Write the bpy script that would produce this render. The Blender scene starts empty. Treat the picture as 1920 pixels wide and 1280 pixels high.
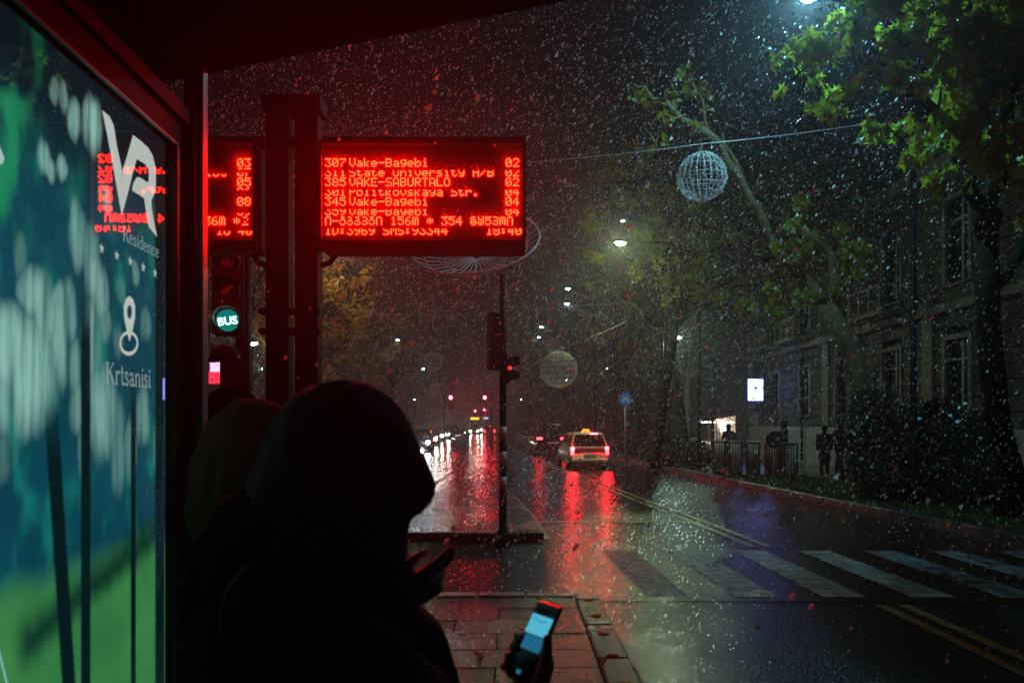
import bpy, math, random
import numpy as np
from mathutils import Vector, Matrix

random.seed(7)
RNG = np.random.default_rng(11)
sc = bpy.context.scene
COL = sc.collection

# ------------------------------------------------------------------ camera
CAM_H, F, CX, HY = 1.90, 1500.0, 960.0, 793.0      # eye height, focal length in photo pixels, principal column, horizon row
cam_d = bpy.data.cameras.new('camera')
cam = bpy.data.objects.new('camera', cam_d)
COL.objects.link(cam)
cam.location = (0, 0, CAM_H)
cam.rotation_euler = (math.radians(90), 0, 0)
cam_d.sensor_width = 36.0
cam_d.lens = 36.0 * F / 1920.0
cam_d.shift_y = (HY - 640.0) / 1920.0
cam_d.clip_start = 0.05
cam_d.clip_end = 600
sc.camera = cam
cam_d.dof.use_dof = True
cam_d.dof.focus_distance = 7.0
cam_d.dof.aperture_fstop = 4.0

# ------------------------------------------------------------------ world: snowy night
world = bpy.data.worlds.new('World')
sc.world = world
world.use_nodes = True
wn = world.node_tree.nodes
wl = world.node_tree.links
wn.clear()
sky = wn.new('ShaderNodeTexSky')
sky.sky_type = 'NISHITA'
sky.sun_disc = False
sky.sun_elevation = math.radians(25.0)
sky.sun_rotation = math.radians(200)
bg = wn.new('ShaderNodeBackground')
bg.inputs['Strength'].default_value = 0.0008
wo = wn.new('ShaderNodeOutputWorld')
wl.new(sky.outputs[0], bg.inputs[0])
wl.new(bg.outputs[0], wo.inputs[0])

sc.view_settings.view_transform = 'Standard'
sc.view_settings.look = 'None'
sc.view_settings.exposure = -1.0
sc.view_settings.gamma = 1.0
sc.view_settings.use_curve_mapping = False
sc.render.engine = 'CYCLES'
cy = sc.cycles
cy.use_denoising = True
cy.denoiser = 'OPENIMAGEDENOISE'
cy.denoising_input_passes = 'RGB_ALBEDO_NORMAL'
cy.use_adaptive_sampling = True
cy.adaptive_threshold = .02
cy.max_bounces = 4
cy.diffuse_bounces = 1
cy.glossy_bounces = 2
cy.transmission_bounces = 4
cy.volume_bounces = 0
cy.transparent_max_bounces = 10
cy.sample_clamp_indirect = 3.0
cy.sample_clamp_direct = 0.0
cy.use_light_tree = True
cy.caustics_reflective = False
cy.caustics_refractive = False
sc.render.use_motion_blur = False


# ------------------------------------------------------------------ helpers
def at(px, py, Y):
    """world point seen at photo pixel (px, py) at depth Y"""
    return Vector(((px - CX) * Y / F, Y, CAM_H + (HY - py) * Y / F))


_CY = [(0, .15), (6, .05), (9, 0), (12.5, -.07), (17.6, -.6), (25.4, -1.27), (44, -2.85), (60, -4.0), (90, -5.6), (140, -7.4), (260, -11)]


def road_shift(Y):
    """the street bends gently to the left"""
    s = 0
    for d in (-3, -1.5, 0, 1.5, 3):
        s += np.interp(Y + d, [a for a, b in _CY], [b for a, b in _CY])
    return float(s / 5)


MATS = {}
LUM = 1.85          # every lamp, screen and sign is scaled together against the exposure


def mat(name, col, rough=.6, metal=0.0, var=.25, scale=6.0, bump=0.0, bscale=40.0, spec=.5, coat=0.0, emit=None, estr=0.0):
    if name in MATS:
        return MATS[name]
    m = bpy.data.materials.new(name)
    m.use_nodes = True
    n, l = m.node_tree.nodes, m.node_tree.links
    b = n['Principled BSDF']
    tc = n.new('ShaderNodeTexCoord')
    nz = n.new('ShaderNodeTexNoise')
    nz.inputs['Scale'].default_value = scale
    nz.inputs['Detail'].default_value = 6
    l.new(tc.outputs['Object'], nz.inputs['Vector'])
    mx = n.new('ShaderNodeMix')
    mx.data_type = 'RGBA'
    mx.inputs[6].default_value = (*[c * (1 - var) for c in col], 1)
    mx.inputs[7].default_value = (*[min(1, c * (1 + var)) for c in col], 1)
    l.new(nz.outputs['Fac'], mx.inputs[0])
    l.new(mx.outputs[2], b.inputs['Base Color'])
    b.inputs['Roughness'].default_value = rough
    b.inputs['Metallic'].default_value = metal
    b.inputs['Specular IOR Level'].default_value = spec
    b.inputs['Coat Weight'].default_value = coat
    if bump:
        n2 = n.new('ShaderNodeTexNoise')
        n2.inputs['Scale'].default_value = bscale
        n2.inputs['Detail'].default_value = 4
        l.new(tc.outputs['Object'], n2.inputs['Vector'])
        bp = n.new('ShaderNodeBump')
        bp.inputs['Strength'].default_value = bump
        bp.inputs['Distance'].default_value = .02
        l.new(n2.outputs['Fac'], bp.inputs['Height'])
        l.new(bp.outputs[0], b.inputs['Normal'])
    if emit is not None:
        b.inputs['Emission Color'].default_value = (*emit, 1)
        b.inputs['Emission Strength'].default_value = estr * LUM
    MATS[name] = m
    return m


def glow(name, col, strength=1.0):
    """a surface that gives off light"""
    if name in MATS:
        return MATS[name]
    m = bpy.data.materials.new(name)
    m.use_nodes = True
    n, l = m.node_tree.nodes, m.node_tree.links
    n.clear()
    e = n.new('ShaderNodeEmission')
    e.inputs[0].default_value = (*col, 1)
    e.inputs[1].default_value = strength * LUM
    o = n.new('ShaderNodeOutputMaterial')
    l.new(e.outputs[0], o.inputs[0])
    MATS[name] = m
    return m


def sheet_glass(name, tint=(1, 1, 1), gloss=.08, rough=.0, fres=1.45):
    if name in MATS:
        return MATS[name]
    m = bpy.data.materials.new(name)
    m.use_nodes = True
    n, l = m.node_tree.nodes, m.node_tree.links
    n.clear()
    t = n.new('ShaderNodeBsdfTransparent')
    t.inputs[0].default_value = (*tint, 1)
    g = n.new('ShaderNodeBsdfGlossy')
    g.inputs['Roughness'].default_value = rough
    f = n.new('ShaderNodeFresnel')
    f.inputs[0].default_value = fres
    mx = n.new('ShaderNodeMixShader')
    o = n.new('ShaderNodeOutputMaterial')
    l.new(f.outputs[0], mx.inputs[0])
    l.new(t.outputs[0], mx.inputs[1])
    l.new(g.outputs[0], mx.inputs[2])
    l.new(mx.outputs[0], o.inputs[0])
    MATS[name] = m
    return m


class MB:
    """collects simple solids and links them as ONE mesh object"""

    def __init__(self):
        self.v, self.f, self.s = [], [], []

    def add(self, vs, fs, smooth=False):
        o = len(self.v)
        self.v += [tuple(p) for p in vs]
        self.f += [tuple(i + o for i in q) for q in fs]
        self.s += [smooth] * len(fs)
        return self

    def box(self, x0, x1, y0, y1, z0, z1, M=None, bev=0.0):
        if bev > 0:
            b = min(bev, (x1 - x0) / 2.2, (y1 - y0) / 2.2, (z1 - z0) / 2.2)
            vs = []
            for z, ins in ((z0, b), (z0 + b, 0), (z1 - b, 0), (z1, b)):
                a0, a1, c0, c1 = x0 + ins, x1 - ins, y0 + ins, y1 - ins
                k = b if ins == 0 else b * .4
                vs += [(a0 + k, c0, z), (a1 - k, c0, z), (a1, c0 + k, z), (a1, c1 - k, z), (a1 - k, c1, z), (a0 + k, c1, z), (a0, c1 - k, z), (a0, c0 + k, z)]
            fs = [tuple(range(7, -1, -1)), tuple(range(24, 32))]
            for r in range(3):
                for i in range(8):
                    j = (i + 1) % 8
                    fs.append((r * 8 + i, r * 8 + j, r * 8 + 8 + j, r * 8 + 8 + i))
        else:
            vs = [(x, y, z) for z in (z0, z1) for y in (y0, y1) for x in (x0, x1)]
            fs = [(0, 2, 3, 1), (4, 5, 7, 6), (0, 1, 5, 4), (2, 6, 7, 3), (0, 4, 6, 2), (1, 3, 7, 5)]
        if M is not None:
            vs = [tuple(M @ Vector(p)) for p in vs]
        return self.add(vs, fs)

    def tube(self, pts, rad, n=8, cap=True, smooth=True):
        pts = [Vector(p) for p in pts]
        if not isinstance(rad, (list, tuple)):
            rad = [rad] * len(pts)
        vs, fs = [], []
        up = None
        for i, p in enumerate(pts):
            d = (pts[min(i + 1, len(pts) - 1)] - pts[max(i - 1, 0)])
            if d.length < 1e-9:
                d = Vector((0, 0, 1))
            d.normalize()
            if up is None:
                up = Vector((0, 0, 1)) if abs(d.z) < .9 else Vector((0, 1, 0))
            a = d.cross(up)
            if a.length < 1e-6:
                a = d.cross(Vector((1, 0, 0)))
            a.normalize()
            b = d.cross(a)
            up = -b if False else up
            for k in range(n):
                t = 2 * math.pi * k / n
                vs.append(p + (a * math.cos(t) + b * math.sin(t)) * rad[i])
        for i in range(len(pts) - 1):
            for k in range(n):
                j = (k + 1) % n
                fs.append((i * n + k, i * n + j, (i + 1) * n + j, (i + 1) * n + k))
        if cap:
            fs.append(tuple(range(n - 1, -1, -1)))
            fs.append(tuple(range((len(pts) - 1) * n, len(pts) * n)))
        return self.add(vs, fs, smooth)

    def ball(self, c, r, nu=12, nv=8, M=None):
        if not isinstance(r, (list, tuple)):
            r = (r, r, r)
        vs, fs = [(0, 0, r[2])], []
        for i in range(1, nv):
            ph = math.pi * i / nv
            for k in range(nu):
                t = 2 * math.pi * k / nu
                vs.append((r[0] * math.sin(ph) * math.cos(t), r[1] * math.sin(ph) * math.sin(t), r[2] * math.cos(ph)))
        vs.append((0, 0, -r[2]))
        for k in range(nu):
            fs.append((0, 1 + k, 1 + (k + 1) % nu))
            fs.append((len(vs) - 1, len(vs) - 1 - nu + (k + 1) % nu, len(vs) - 1 - nu + k))
        for i in range(nv - 2):
            for k in range(nu):
                j = (k + 1) % nu
                fs.append((1 + i * nu + k, 1 + (i + 1) * nu + k, 1 + (i + 1) * nu + j, 1 + i * nu + j))
        c = Vector(c)
        vs = [((M @ Vector(p)) if M is not None else Vector(p)) + c for p in vs]
        return self.add(vs, fs, True)

    def capsule(self, a, b, ra, rb, n=10):
        a, b = Vector(a), Vector(b)
        d = (b - a)
        if d.length < 1e-6:
            return self.ball(a, ra)
        u = d.normalized()
        pts, rr = [], []
        for t in (-1, -.85, -.5, 0):
            pts.append(a + u * ra * t)
            rr.append(max(1e-4, ra * math.sqrt(max(0, 1 - t * t))))
        for t in (0, .5, .85, 1):
            pts.append(b + u * rb * t)
            rr.append(max(1e-4, rb * math.sqrt(max(0, 1 - t * t))))
        return self.tube(pts, rr, n)

    def chain(self, pts, rad, n=10):
        for i in range(len(pts) - 1):
            self.capsule(pts[i], pts[i + 1], rad[i], rad[i + 1], n)
        return self

    def prism(self, poly, t0, t1, fn):
        """polygon in (u, v) extruded from t0 to t1; fn maps (u, v, t) to world"""
        n = len(poly)
        vs = [fn(u, v, t0) for u, v in poly] + [fn(u, v, t1) for u, v in poly]
        fs = [tuple(range(n - 1, -1, -1)), tuple(range(n, 2 * n))]
        for i in range(n):
            j = (i + 1) % n
            fs.append((i, j, n + j, n + i))
        return self.add(vs, fs)

    def disc(self, c, r, axis=(0, -1, 0), n=20, t=.0):
        c, ax = Vector(c), Vector(axis).normalized()
        return self.tube([c, c + ax * max(t, .002)], r, n, smooth=False)

    def build(self, name, m, parent=None, bevel=0.0):
        me = bpy.data.meshes.new(name)
        me.from_pydata([tuple(p) for p in self.v], [], self.f)
        me.polygons.foreach_set('use_smooth', self.s)
        me.materials.append(m)
        me.update()
        o = bpy.data.objects.new(name, me)
        COL.objects.link(o)
        if parent is not None:
            o.parent = parent
        if bevel:
            bv = o.modifiers.new('bevel', 'BEVEL')
            bv.width = bevel
            bv.segments = 2
            bv.limit_method = 'ANGLE'
        return o


def tag(o, label=None, cat=None, group=None, kind=None):
    if label:
        o['label'] = label
    if cat:
        o['category'] = cat
    if group:
        o['group'] = group
    if kind:
        o['kind'] = kind
    return o


def empty(name, loc=(0, 0, 0), rz=0.0):
    e = bpy.data.objects.new(name, None)
    COL.objects.link(e)
    e.location = loc
    e.rotation_euler = (0, 0, rz)
    e.empty_display_size = .1
    return e


def thing(name, label, cat, loc=(0, 0, 0), rz=0.0, group=None):
    return tag(empty(name, loc, rz), label, cat, group)


def scatter(name, base_v, base_f, R, T, m, parent=None, smooth=False):
    """many small copies of one polygon set joined in one mesh (numpy)"""
    bv = np.asarray(base_v, dtype=np.float64)
    N, nv = len(T), len(bv)
    V = np.einsum('nij,vj->nvi', R, bv) + T[:, None, :]
    me = bpy.data.meshes.new(name)
    me.vertices.add(N * nv)
    me.vertices.foreach_set('co', V.reshape(-1).astype(np.float32))
    loops = np.concatenate([np.array(f) for f in base_f])
    sizes = np.array([len(f) for f in base_f])
    L = (loops[None, :] + (np.arange(N) * nv)[:, None]).reshape(-1)
    S = np.tile(sizes, N)
    me.loops.add(len(L))
    me.loops.foreach_set('vertex_index', L.astype(np.int32))
    me.polygons.add(len(S))
    me.polygons.foreach_set('loop_start', np.concatenate([[0], np.cumsum(S)[:-1]]).astype(np.int32))
    me.polygons.foreach_set('loop_total', S.astype(np.int32))
    me.materials.append(m)
    me.update(calc_edges=True)
    me.validate()
    o = bpy.data.objects.new(name, me)
    COL.objects.link(o)
    if parent is not None:
        o.parent = parent
    return o


def rand_rot(N, rng):
    q = rng.normal(size=(N, 4))
    q /= np.linalg.norm(q, axis=1)[:, None]
    w, x, y, z = q.T
    R = np.empty((N, 3, 3))
    R[:, 0, 0] = 1 - 2 * (y * y + z * z); R[:, 0, 1] = 2 * (x * y - z * w); R[:, 0, 2] = 2 * (x * z + y * w)
    R[:, 1, 0] = 2 * (x * y + z * w); R[:, 1, 1] = 1 - 2 * (x * x + z * z); R[:, 1, 2] = 2 * (y * z - x * w)
    R[:, 2, 0] = 2 * (x * z - y * w); R[:, 2, 1] = 2 * (y * z + x * w); R[:, 2, 2] = 1 - 2 * (x * x + y * y)
    return R


def melt(mb, name, m, parent, voxel, smooth=4):
    """fuse overlapping solids into one continuous skin"""
    o = mb.build(name, m, parent)
    r = o.modifiers.new('fuse', 'REMESH')
    r.mode = 'VOXEL'
    r.voxel_size = voxel
    if smooth:
        s = o.modifiers.new('soft', 'SMOOTH')
        s.factor = .5
        s.iterations = smooth
    dg = bpy.context.evaluated_depsgraph_get()
    me = bpy.data.meshes.new_from_object(o.evaluated_get(dg))
    o.modifiers.clear()
    old = o.data
    o.data = me
    bpy.data.meshes.remove(old)
    me.polygons.foreach_set('use_smooth', [True] * len(me.polygons))
    if not me.materials:
        me.materials.append(m)
    return o


def rumple(o, amp, scale, seed=0.0):
    """soft creases in cloth"""
    from mathutils import noise
    me = o.data
    nv = len(me.vertices)
    co = np.empty(nv * 3, np.float32)
    no = np.empty(nv * 3, np.float32)
    me.vertices.foreach_get('co', co)
    me.vertices.foreach_get('normal', no)
    co, no = co.reshape(-1, 3), no.reshape(-1, 3)
    k = np.empty(nv, np.float32)
    for i, (x, y, z) in enumerate((co / scale).tolist()):
        q = Vector((x + seed, y, z * .45))
        k[i] = (1 - abs(noise.noise(q)) * 2.2) * .75 + noise.noise(q * 2.6 + Vector((7, 3, 1))) * .35
    me.vertices.foreach_set('co', (co + no * (amp * k)[:, None]).reshape(-1))
    me.update()
    return o


# ------------------------------------------------------------------ materials
def wet_asphalt(name, base, rough_lo, rough_hi, bump, gscale, wear=None):
    m = bpy.data.materials.new(name)
    m.use_nodes = True
    n, l = m.node_tree.nodes, m.node_tree.links
    b = n['Principled BSDF']
    tc = n.new('ShaderNodeTexCoord')
    big = n.new('ShaderNodeTexNoise')
    big.inputs['Scale'].default_value = .55
    big.inputs['Detail'].default_value = 5
    big.inputs['Roughness'].default_value = .62
    l.new(tc.outputs['Object'], big.inputs['Vector'])
    fine = n.new('ShaderNodeTexNoise')
    fine.inputs['Scale'].default_value = gscale
    fine.inputs['Detail'].default_value = 3
    fine.inputs['Roughness'].default_value = .7
    l.new(tc.outputs['Object'], fine.inputs['Vector'])
    grain = n.new('ShaderNodeTexVoronoi')
    grain.inputs['Scale'].default_value = gscale * 1.6
    l.new(tc.outputs['Object'], grain.inputs['Vector'])
    mx = n.new('ShaderNodeMix')
    mx.data_type = 'RGBA'
    mx.inputs[6].default_value = (*[c * .6 for c in base], 1)
    mx.inputs[7].default_value = (*[c * 1.5 for c in base], 1)
    l.new(fine.outputs['Fac'], mx.inputs[0])
    if wear:
        # paint worn through to the asphalt in ragged patches
        wn_ = n.new('ShaderNodeTexNoise')
        wn_.inputs['Scale'].default_value = 5.5
        wn_.inputs['Detail'].default_value = 9
        wn_.inputs['Roughness'].default_value = .72
        l.new(tc.outputs['Object'], wn_.inputs['Vector'])
        wr_ = n.new('ShaderNodeMapRange')
        wr_.inputs['From Min'].default_value = wear
        wr_.inputs['From Max'].default_value = wear + .07
        l.new(wn_.outputs['Fac'], wr_.inputs['Value'])
        wm = n.new('ShaderNodeMix')
        wm.data_type = 'RGBA'
        wm.inputs[7].default_value = (.018, .021, .022, 1)
        l.new(wr_.outputs[0], wm.inputs[0])
        l.new(mx.outputs[2], wm.inputs[6])
        l.new(wm.outputs[2], b.inputs['Base Color'])
    else:
        l.new(mx.outputs[2], b.inputs['Base Color'])
    mr = n.new('ShaderNodeMapRange')
    mr.inputs['From Min'].default_value = .36
    mr.inputs['From Max'].default_value = .62
    mr.inputs['To Min'].default_value = rough_lo
    mr.inputs['To Max'].default_value = rough_hi
    l.new(big.outputs['Fac'], mr.inputs['Value'])
    l.new(mr.outputs[0], b.inputs['Roughness'])
    # puddled patches are smoother: weaker relief there
    bs = n.new('ShaderNodeMapRange')
    bs.inputs['From Min'].default_value = .38
    bs.inputs['From Max'].default_value = .6
    bs.inputs['To Min'].default_value = bump * .5
    bs.inputs['To Max'].default_value = bump
    l.new(big.outputs['Fac'], bs.inputs['Value'])
    ad = n.new('ShaderNodeMath')
    ad.operation = 'ADD'
    l.new(fine.outputs['Fac'], ad.inputs[0])
    l.new(grain.outputs['Distance'], ad.inputs[1])
    bp = n.new('ShaderNodeBump')
    bp.inputs['Distance'].default_value = .010
    l.new(bs.outputs[0], bp.inputs['Strength'])
    l.new(ad.outputs[0], bp.inputs['Height'])
    l.new(bp.outputs[0], b.inputs['Normal'])
    b.inputs['Specular IOR Level'].default_value = .5
    b.inputs['Coat Weight'].default_value = .4
    b.inputs['Coat Roughness'].default_value = .16
    l.new(bp.outputs[0], b.inputs['Coat Normal'])
    MATS[name] = m
    return m


def leaf_mat(name, col, trans, rough=.45):
    m = bpy.data.materials.new(name)
    m.use_nodes = True
    n, l = m.node_tree.nodes, m.node_tree.links
    n.clear()
    tc = n.new('ShaderNodeNewGeometry')
    nz = n.new('ShaderNodeTexNoise')
    nz.inputs['Scale'].default_value = 1.7
    nz.inputs['Detail'].default_value = 4
    l.new(tc.outputs['Position'], nz.inputs['Vector'])
    mx = n.new('ShaderNodeMix')
    mx.data_type = 'RGBA'
    mx.inputs[6].default_value = (*[c * .65 for c in col], 1)
    mx.inputs[7].default_value = (min(1, col[0] * 1.7), min(1, col[1] * 1.25), col[2] * .9, 1)
    l.new(nz.outputs['Fac'], mx.inputs[0])
    d = n.new('ShaderNodeBsdfDiffuse')
    t = n.new('ShaderNodeBsdfTranslucent')
    g = n.new('ShaderNodeBsdfGlossy')
    g.inputs['Roughness'].default_value = rough
    g.inputs[0].default_value = (.8, .9, .9, 1)
    l.new(mx.outputs[2], d.inputs[0])
    l.new(mx.outputs[2], t.inputs[0])
    a = n.new('ShaderNodeMixShader')
    a.inputs[0].default_value = trans
    l.new(d.outputs[0], a.inputs[1])
    l.new(t.outputs[0], a.inputs[2])
    c = n.new('ShaderNodeMixShader')
    c.inputs[0].default_value = .06
    l.new(a.outputs[0], c.inputs[1])
    l.new(g.outputs[0], c.inputs[2])
    o = n.new('ShaderNodeOutputMaterial')
    l.new(c.outputs[0], o.inputs[0])
    MATS[name] = m
    return m


M_ROAD = wet_asphalt('wet_asphalt', (.006, .010, .012), .06, .17, .6, 26)
M_RED = wet_asphalt('red_surfacing', (.011, .006, .005), .07, .19, .6, 26)
M_PAVE = wet_asphalt('wet_paving', (.035, .04, .038), .14, .32, .5, 50)
M_PAVE2 = wet_asphalt('wet_paving_dark', (.022, .026, .026), .14, .32, .5, 50)
M_PAVE3 = wet_asphalt('wet_paving_brown', (.032, .031, .026), .15, .32, .5, 50)
M_KERB = wet_asphalt('wet_kerb_stone', (.035, .04, .038), .2, .4, .5, 40)
M_WHITE = wet_asphalt('worn_white_paint', (.20, .24, .24), .22, .38, .8, 70, .47)
M_YELLOW = wet_asphalt('worn_yellow_paint', (.34, .25, .03), .22, .4, .5, 60, .53)
M_BLACK = mat('black_painted_metal', (.008, .008, .009), .5, .0, .3, 9, .05, 60, spec=.1)
M_DARK = mat('dark_grey_metal', (.010, .010, .011), .6, .0, .3, 8, .05, 50, spec=.06)
M_FRAME = mat('brushed_frame', (.02, .019, .02), .34, .2, .15, 20, .04, 90)
M_WHITEPAINT = mat('white_post_paint', (.75, .75, .74), .4, 0, .12, 14, .05, 60)
M_STEEL = mat('galvanised_steel', (.5, .52, .52), .42, .25, .25, 12, .04, 60)
M_WIRE = mat('bare_wire', (.5, .5, .5), .4, .4, .1, 20)
M_ORN = mat('white_tinsel_wire', (.9, .9, .9), .4, .0, .05, 30)
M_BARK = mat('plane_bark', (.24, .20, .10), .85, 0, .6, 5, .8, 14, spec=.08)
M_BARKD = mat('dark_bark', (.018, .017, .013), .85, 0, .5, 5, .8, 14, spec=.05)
M_LEAFY = leaf_mat('yellow_green_leaf', (.32, .44, .03), .55)
M_LEAFG = leaf_mat('green_leaf', (.06, .12, .022), .45)
M_LEAFO = leaf_mat('autumn_yellow_leaf', (.40, .29, .03), .45)
M_LEAFD = leaf_mat('dark_glossy_leaf', (.025, .055, .04), .2, .3)
M_SKIN = mat('skin', (.42, .25, .18), .5, 0, .1, 8)
M_HAIR = mat('dark_hair', (.005, .0045, .004), .8, 0, .4, 30, .8, 60, spec=0)
M_RUBBER = mat('tyre_rubber', (.015, .015, .015), .7)
M_GLASSD = mat('dark_glass', (.008, .010, .011), .06, 0, .1, 3, spec=.6)

# ------------------------------------------------------------------ setting: ground, road, pavements
def strip(name, r0, r1, y0, y1, z, m, step=1.5, follow=True):
    ys = np.arange(y0, y1 + 1e-6, step)
    if ys[-1] < y1 - 1e-6:
        ys = np.append(ys, y1)
    vs, fs = [], []
    for y in ys:
        s = road_shift(y) if follow else 0
        vs += [(r0 + s, y, z), (r1 + s, y, z)]
    for i in range(len(ys) - 1):
        fs.append((2 * i, 2 * i + 1, 2 * i + 3, 2 * i + 2))
    return MB().add(vs, fs).build(name, m)


KERB_R = 8.1
gr = MB().add([(-62, -8, -.012), (62, -8, -.012), (62, 255, -.012), (-62, 255, -.012)], [(0, 1, 2, 3)]).build('ground', M_ROAD)
tag(gr, kind='structure')
rd = strip('road', -11.0, KERB_R, -6, 250, 0.0, M_ROAD, 3)
tag(rd, kind='structure')


def raised_strip(name, rl, rr, y0, y1, h, m, step=2.0):
    ys = np.arange(y0, y1 + .01, step)
    vs, fs = [], []
    for y in ys:
        s = road_shift(y)
        vs += [(rl + s, y, 0), (rl + s, y, h), (rr + s, y, h), (rr + s, y, 0)]
    for i in range(len(ys) - 1):
        for k in range(3):
            fs.append((4 * i + k, 4 * i + 4 + k, 4 * i + 5 + k, 4 * i + 1 + k))
    return MB().add(vs, fs).build(name, m)


pv = raised_strip('pavement', KERB_R + .22, 58, -4, 250, .125, M_PAVE2, 4)
tag(pv, kind='structure')
pl = raised_strip('pavement', -45, -11.25, -4, 250, .125, M_PAVE2, 4)
tag(pl, kind='structure')
# kerb on the far side, stone by stone while stones can be told apart
kerb = empty('kerb')
tag(kerb, kind='structure')
y = 6.0
while y < 34:
    s0, s1 = road_shift(y), road_shift(y + .985)
    vs = []
    for yy, s in ((y, s0), (y + .985, s1)):
        vs += [(KERB_R + s, yy, -.01), (KERB_R + s, yy, .125), (KERB_R + .03 + s, yy, .145), (KERB_R + .215 + s, yy, .145), (KERB_R + .215 + s, yy, -.01)]
    fs = [(0, 1, 6, 5), (1, 2, 7, 6), (2, 3, 8, 7), (3, 4, 9, 8), (4, 3, 2, 1, 0), (5, 6, 7, 8, 9)]
    MB().add(vs, fs).build('kerb_stone', M_KERB, kerb)
    y += 1.0
k2 = raised_strip('kerb_run', KERB_R, KERB_R + .215, 34, 250, .145, M_KERB, 4)
k2.parent = kerb
k3 = raised_strip('kerb_run', -11.22, -11.0, -4, 250, .145, M_KERB, 4)
k3.parent = kerb

# crossing: reddish surfacing with pale bars
cr = MB().add([(.95, 8.55, .004), (8.08, 8.42, .004), (7.95, 12.05, .004), (.86, 12.15, .004)], [(0, 1, 2, 3)]).build('crossing_surface', M_RED)
tag(cr, kind='structure')
cross = empty('crosswalk_markings')
tag(cross, kind='structure')
for k in range(7):
    x0 = 1.47 + .965 * k
    lean = -.12
    MB().add([(x0, 8.74 - .01 * k, .008), (x0 + .47, 8.74 - .01 * k, .008), (x0 + .47 + lean, 11.93 - .01 * k, .008), (x0 + lean, 11.93 - .01 * k, .008)],
             [(0, 1, 2, 3)]).build('white_bar', M_WHITE, cross)
lines = empty('road_markings')
tag(lines, kind='structure')
for off in (-.125, .125):
    for y0, y1 in ((1.0, 8.36), (12.3, 120)):
        strip('yellow_line', 3.96 + off - .06, 3.96 + off + .06, y0, y1, .006, M_YELLOW, 1.0).parent = lines
for (x0, x1, y0, y1) in ((.42, 3.4, 15.35, 15.5), (-2.4, -.35, 14.05, 14.2)):
    MB().add([(x0, y0, .006), (x1, y0, .006), (x1, y1, .006), (x0, y1, .006)], [(0, 1, 2, 3)]).build('yellow_line', M_YELLOW, lines)
# edge line that curves away from the island
pts = [(.58, 13.1), (.42, 16), (.1, 20), (-.6, 26), (-1.7, 36), (-2.9, 48)]
for i in range(len(pts) - 1):
    (a, b), (c, d) = pts[i], pts[i + 1]
    MB().add([(a - .07, b, .006), (a + .07, b, .006), (c + .07, d, .006), (c - .07, d, .006)], [(0, 1, 2, 3)]).build('yellow_line', M_YELLOW, lines)
pts = [(-2.6, 22), (-2.35, 28), (-2.4, 34), (-2.9, 42), (-3.8, 54)]
for i in range(len(pts) - 1):
    (a, b), (c, d) = pts[i], pts[i + 1]
    MB().add([(a - .06, b, .006), (a + .06, b, .006), (c + .06, d, .006), (c - .06, d, .006)], [(0, 1, 2, 3)]).build('white_line', M_WHITE, lines)

# bus stop platform: paving slabs and kerb stones
PZ = .13
plat = MB().box(-3.2, .86, -3, 8.3, -.02, PZ - .035).build('platform', M_PAVE2)
tag(plat, kind='structure')
PX1, PYE = .64, 8.15
row = 0
yy = PYE
while yy > 1.9:
    h = .47
    xx = PX1 - (0 if row % 2 else .38)
    first = True
    x_hi = PX1
    while x_hi > -2.2:
        x_lo = xx if first else x_hi - .76
        first = False
        if x_hi - x_lo > .05:
            dz = random.uniform(-.004, .003)
            MB().box(x_lo + .004, x_hi - .004, yy - h + .004, yy - .004, PZ - .034, PZ + dz, bev=.006).build('paving_slab', random.choice((M_PAVE, M_PAVE2, M_PAVE2, M_PAVE3)), plat)
        x_hi = x_lo
    yy -= h
    row += 1
y = 1.0
while y < 8.2:
    MB().box(.645, .888, y + .005, min(y + .995, 8.37), -.01, PZ + .012, bev=.018).build('kerb_stone', M_KERB, plat)
    y += 1.0
for i in range(8):
    x = .64 - i * .5
    MB().box(x - .495, x - .005, 8.155, 8.37, -.01, PZ + .008, bev=.018).build('kerb_stone', M_KERB, plat)
for i, yy in enumerate((7.95, 7.3, 6.68, 6.05, 5.4, 4.75)):
    mb = MB().ball((.765, yy, PZ + .012), (.05, .036, .022), 12, 6)
    mb.build('yellow_stud', mat('stud_yellow', (.5, .34, .04), .35), plat)

# traffic island with the signal
isl = MB().prism([(-2.7, 13.1), (.5, 13.1), (.36, 16), (.02, 20), (-.7, 26), (-1.3, 26), (-2.2, 20)], 0, .10, lambda u, v, t: (u, v, t)).build('traffic_island', M_PAVE2)
tag(isl, kind='structure')
for i in range(5):
    x0 = -2.7 + i * .645
    MB().box(x0 + .006, x0 + .639, 12.98, 13.2, -.01, .125, bev=.02).build('kerb_stone', M_KERB, isl)

# grass verge beside the far kerb (uncountable)
N = 16000
gy = RNG.uniform(11, 27, N)
gx = KERB_R + .35 + RNG.uniform(0, 1, N) ** 1.2 * 2.6 + np.array([road_shift(v) for v in gy])
T = np.stack([gx, gy, np.full(N, .125)], 1)
ang = RNG.uniform(0, 6.28, N)
hh = RNG.uniform(.05, .12, N)
R = np.zeros((N, 3, 3))
R[:, 0, 0] = np.cos(ang) * .05; R[:, 1, 0] = np.sin(ang) * .05
R[:, 0, 2] = RNG.normal(0, .04, N); R[:, 1, 2] = RNG.normal(0, .04, N); R[:, 2, 2] = hh
R[:, 0, 1] = -np.sin(ang); R[:, 1, 1] = np.cos(ang)
go = scatter('grass', [(-.25, 0, 0), (.25, 0, 0), (0, 0, 1)], [(0, 1, 2)], R, T, M_LEAFG)
tag(go, 'short wet grass along the kerb in front of the bushes', 'grass', kind='stuff')

# ------------------------------------------------------------------ bus shelter: light box, post, roof
def pane_xy(Y):
    return -1.058 - .032 * (Y - 2.5)


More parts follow.
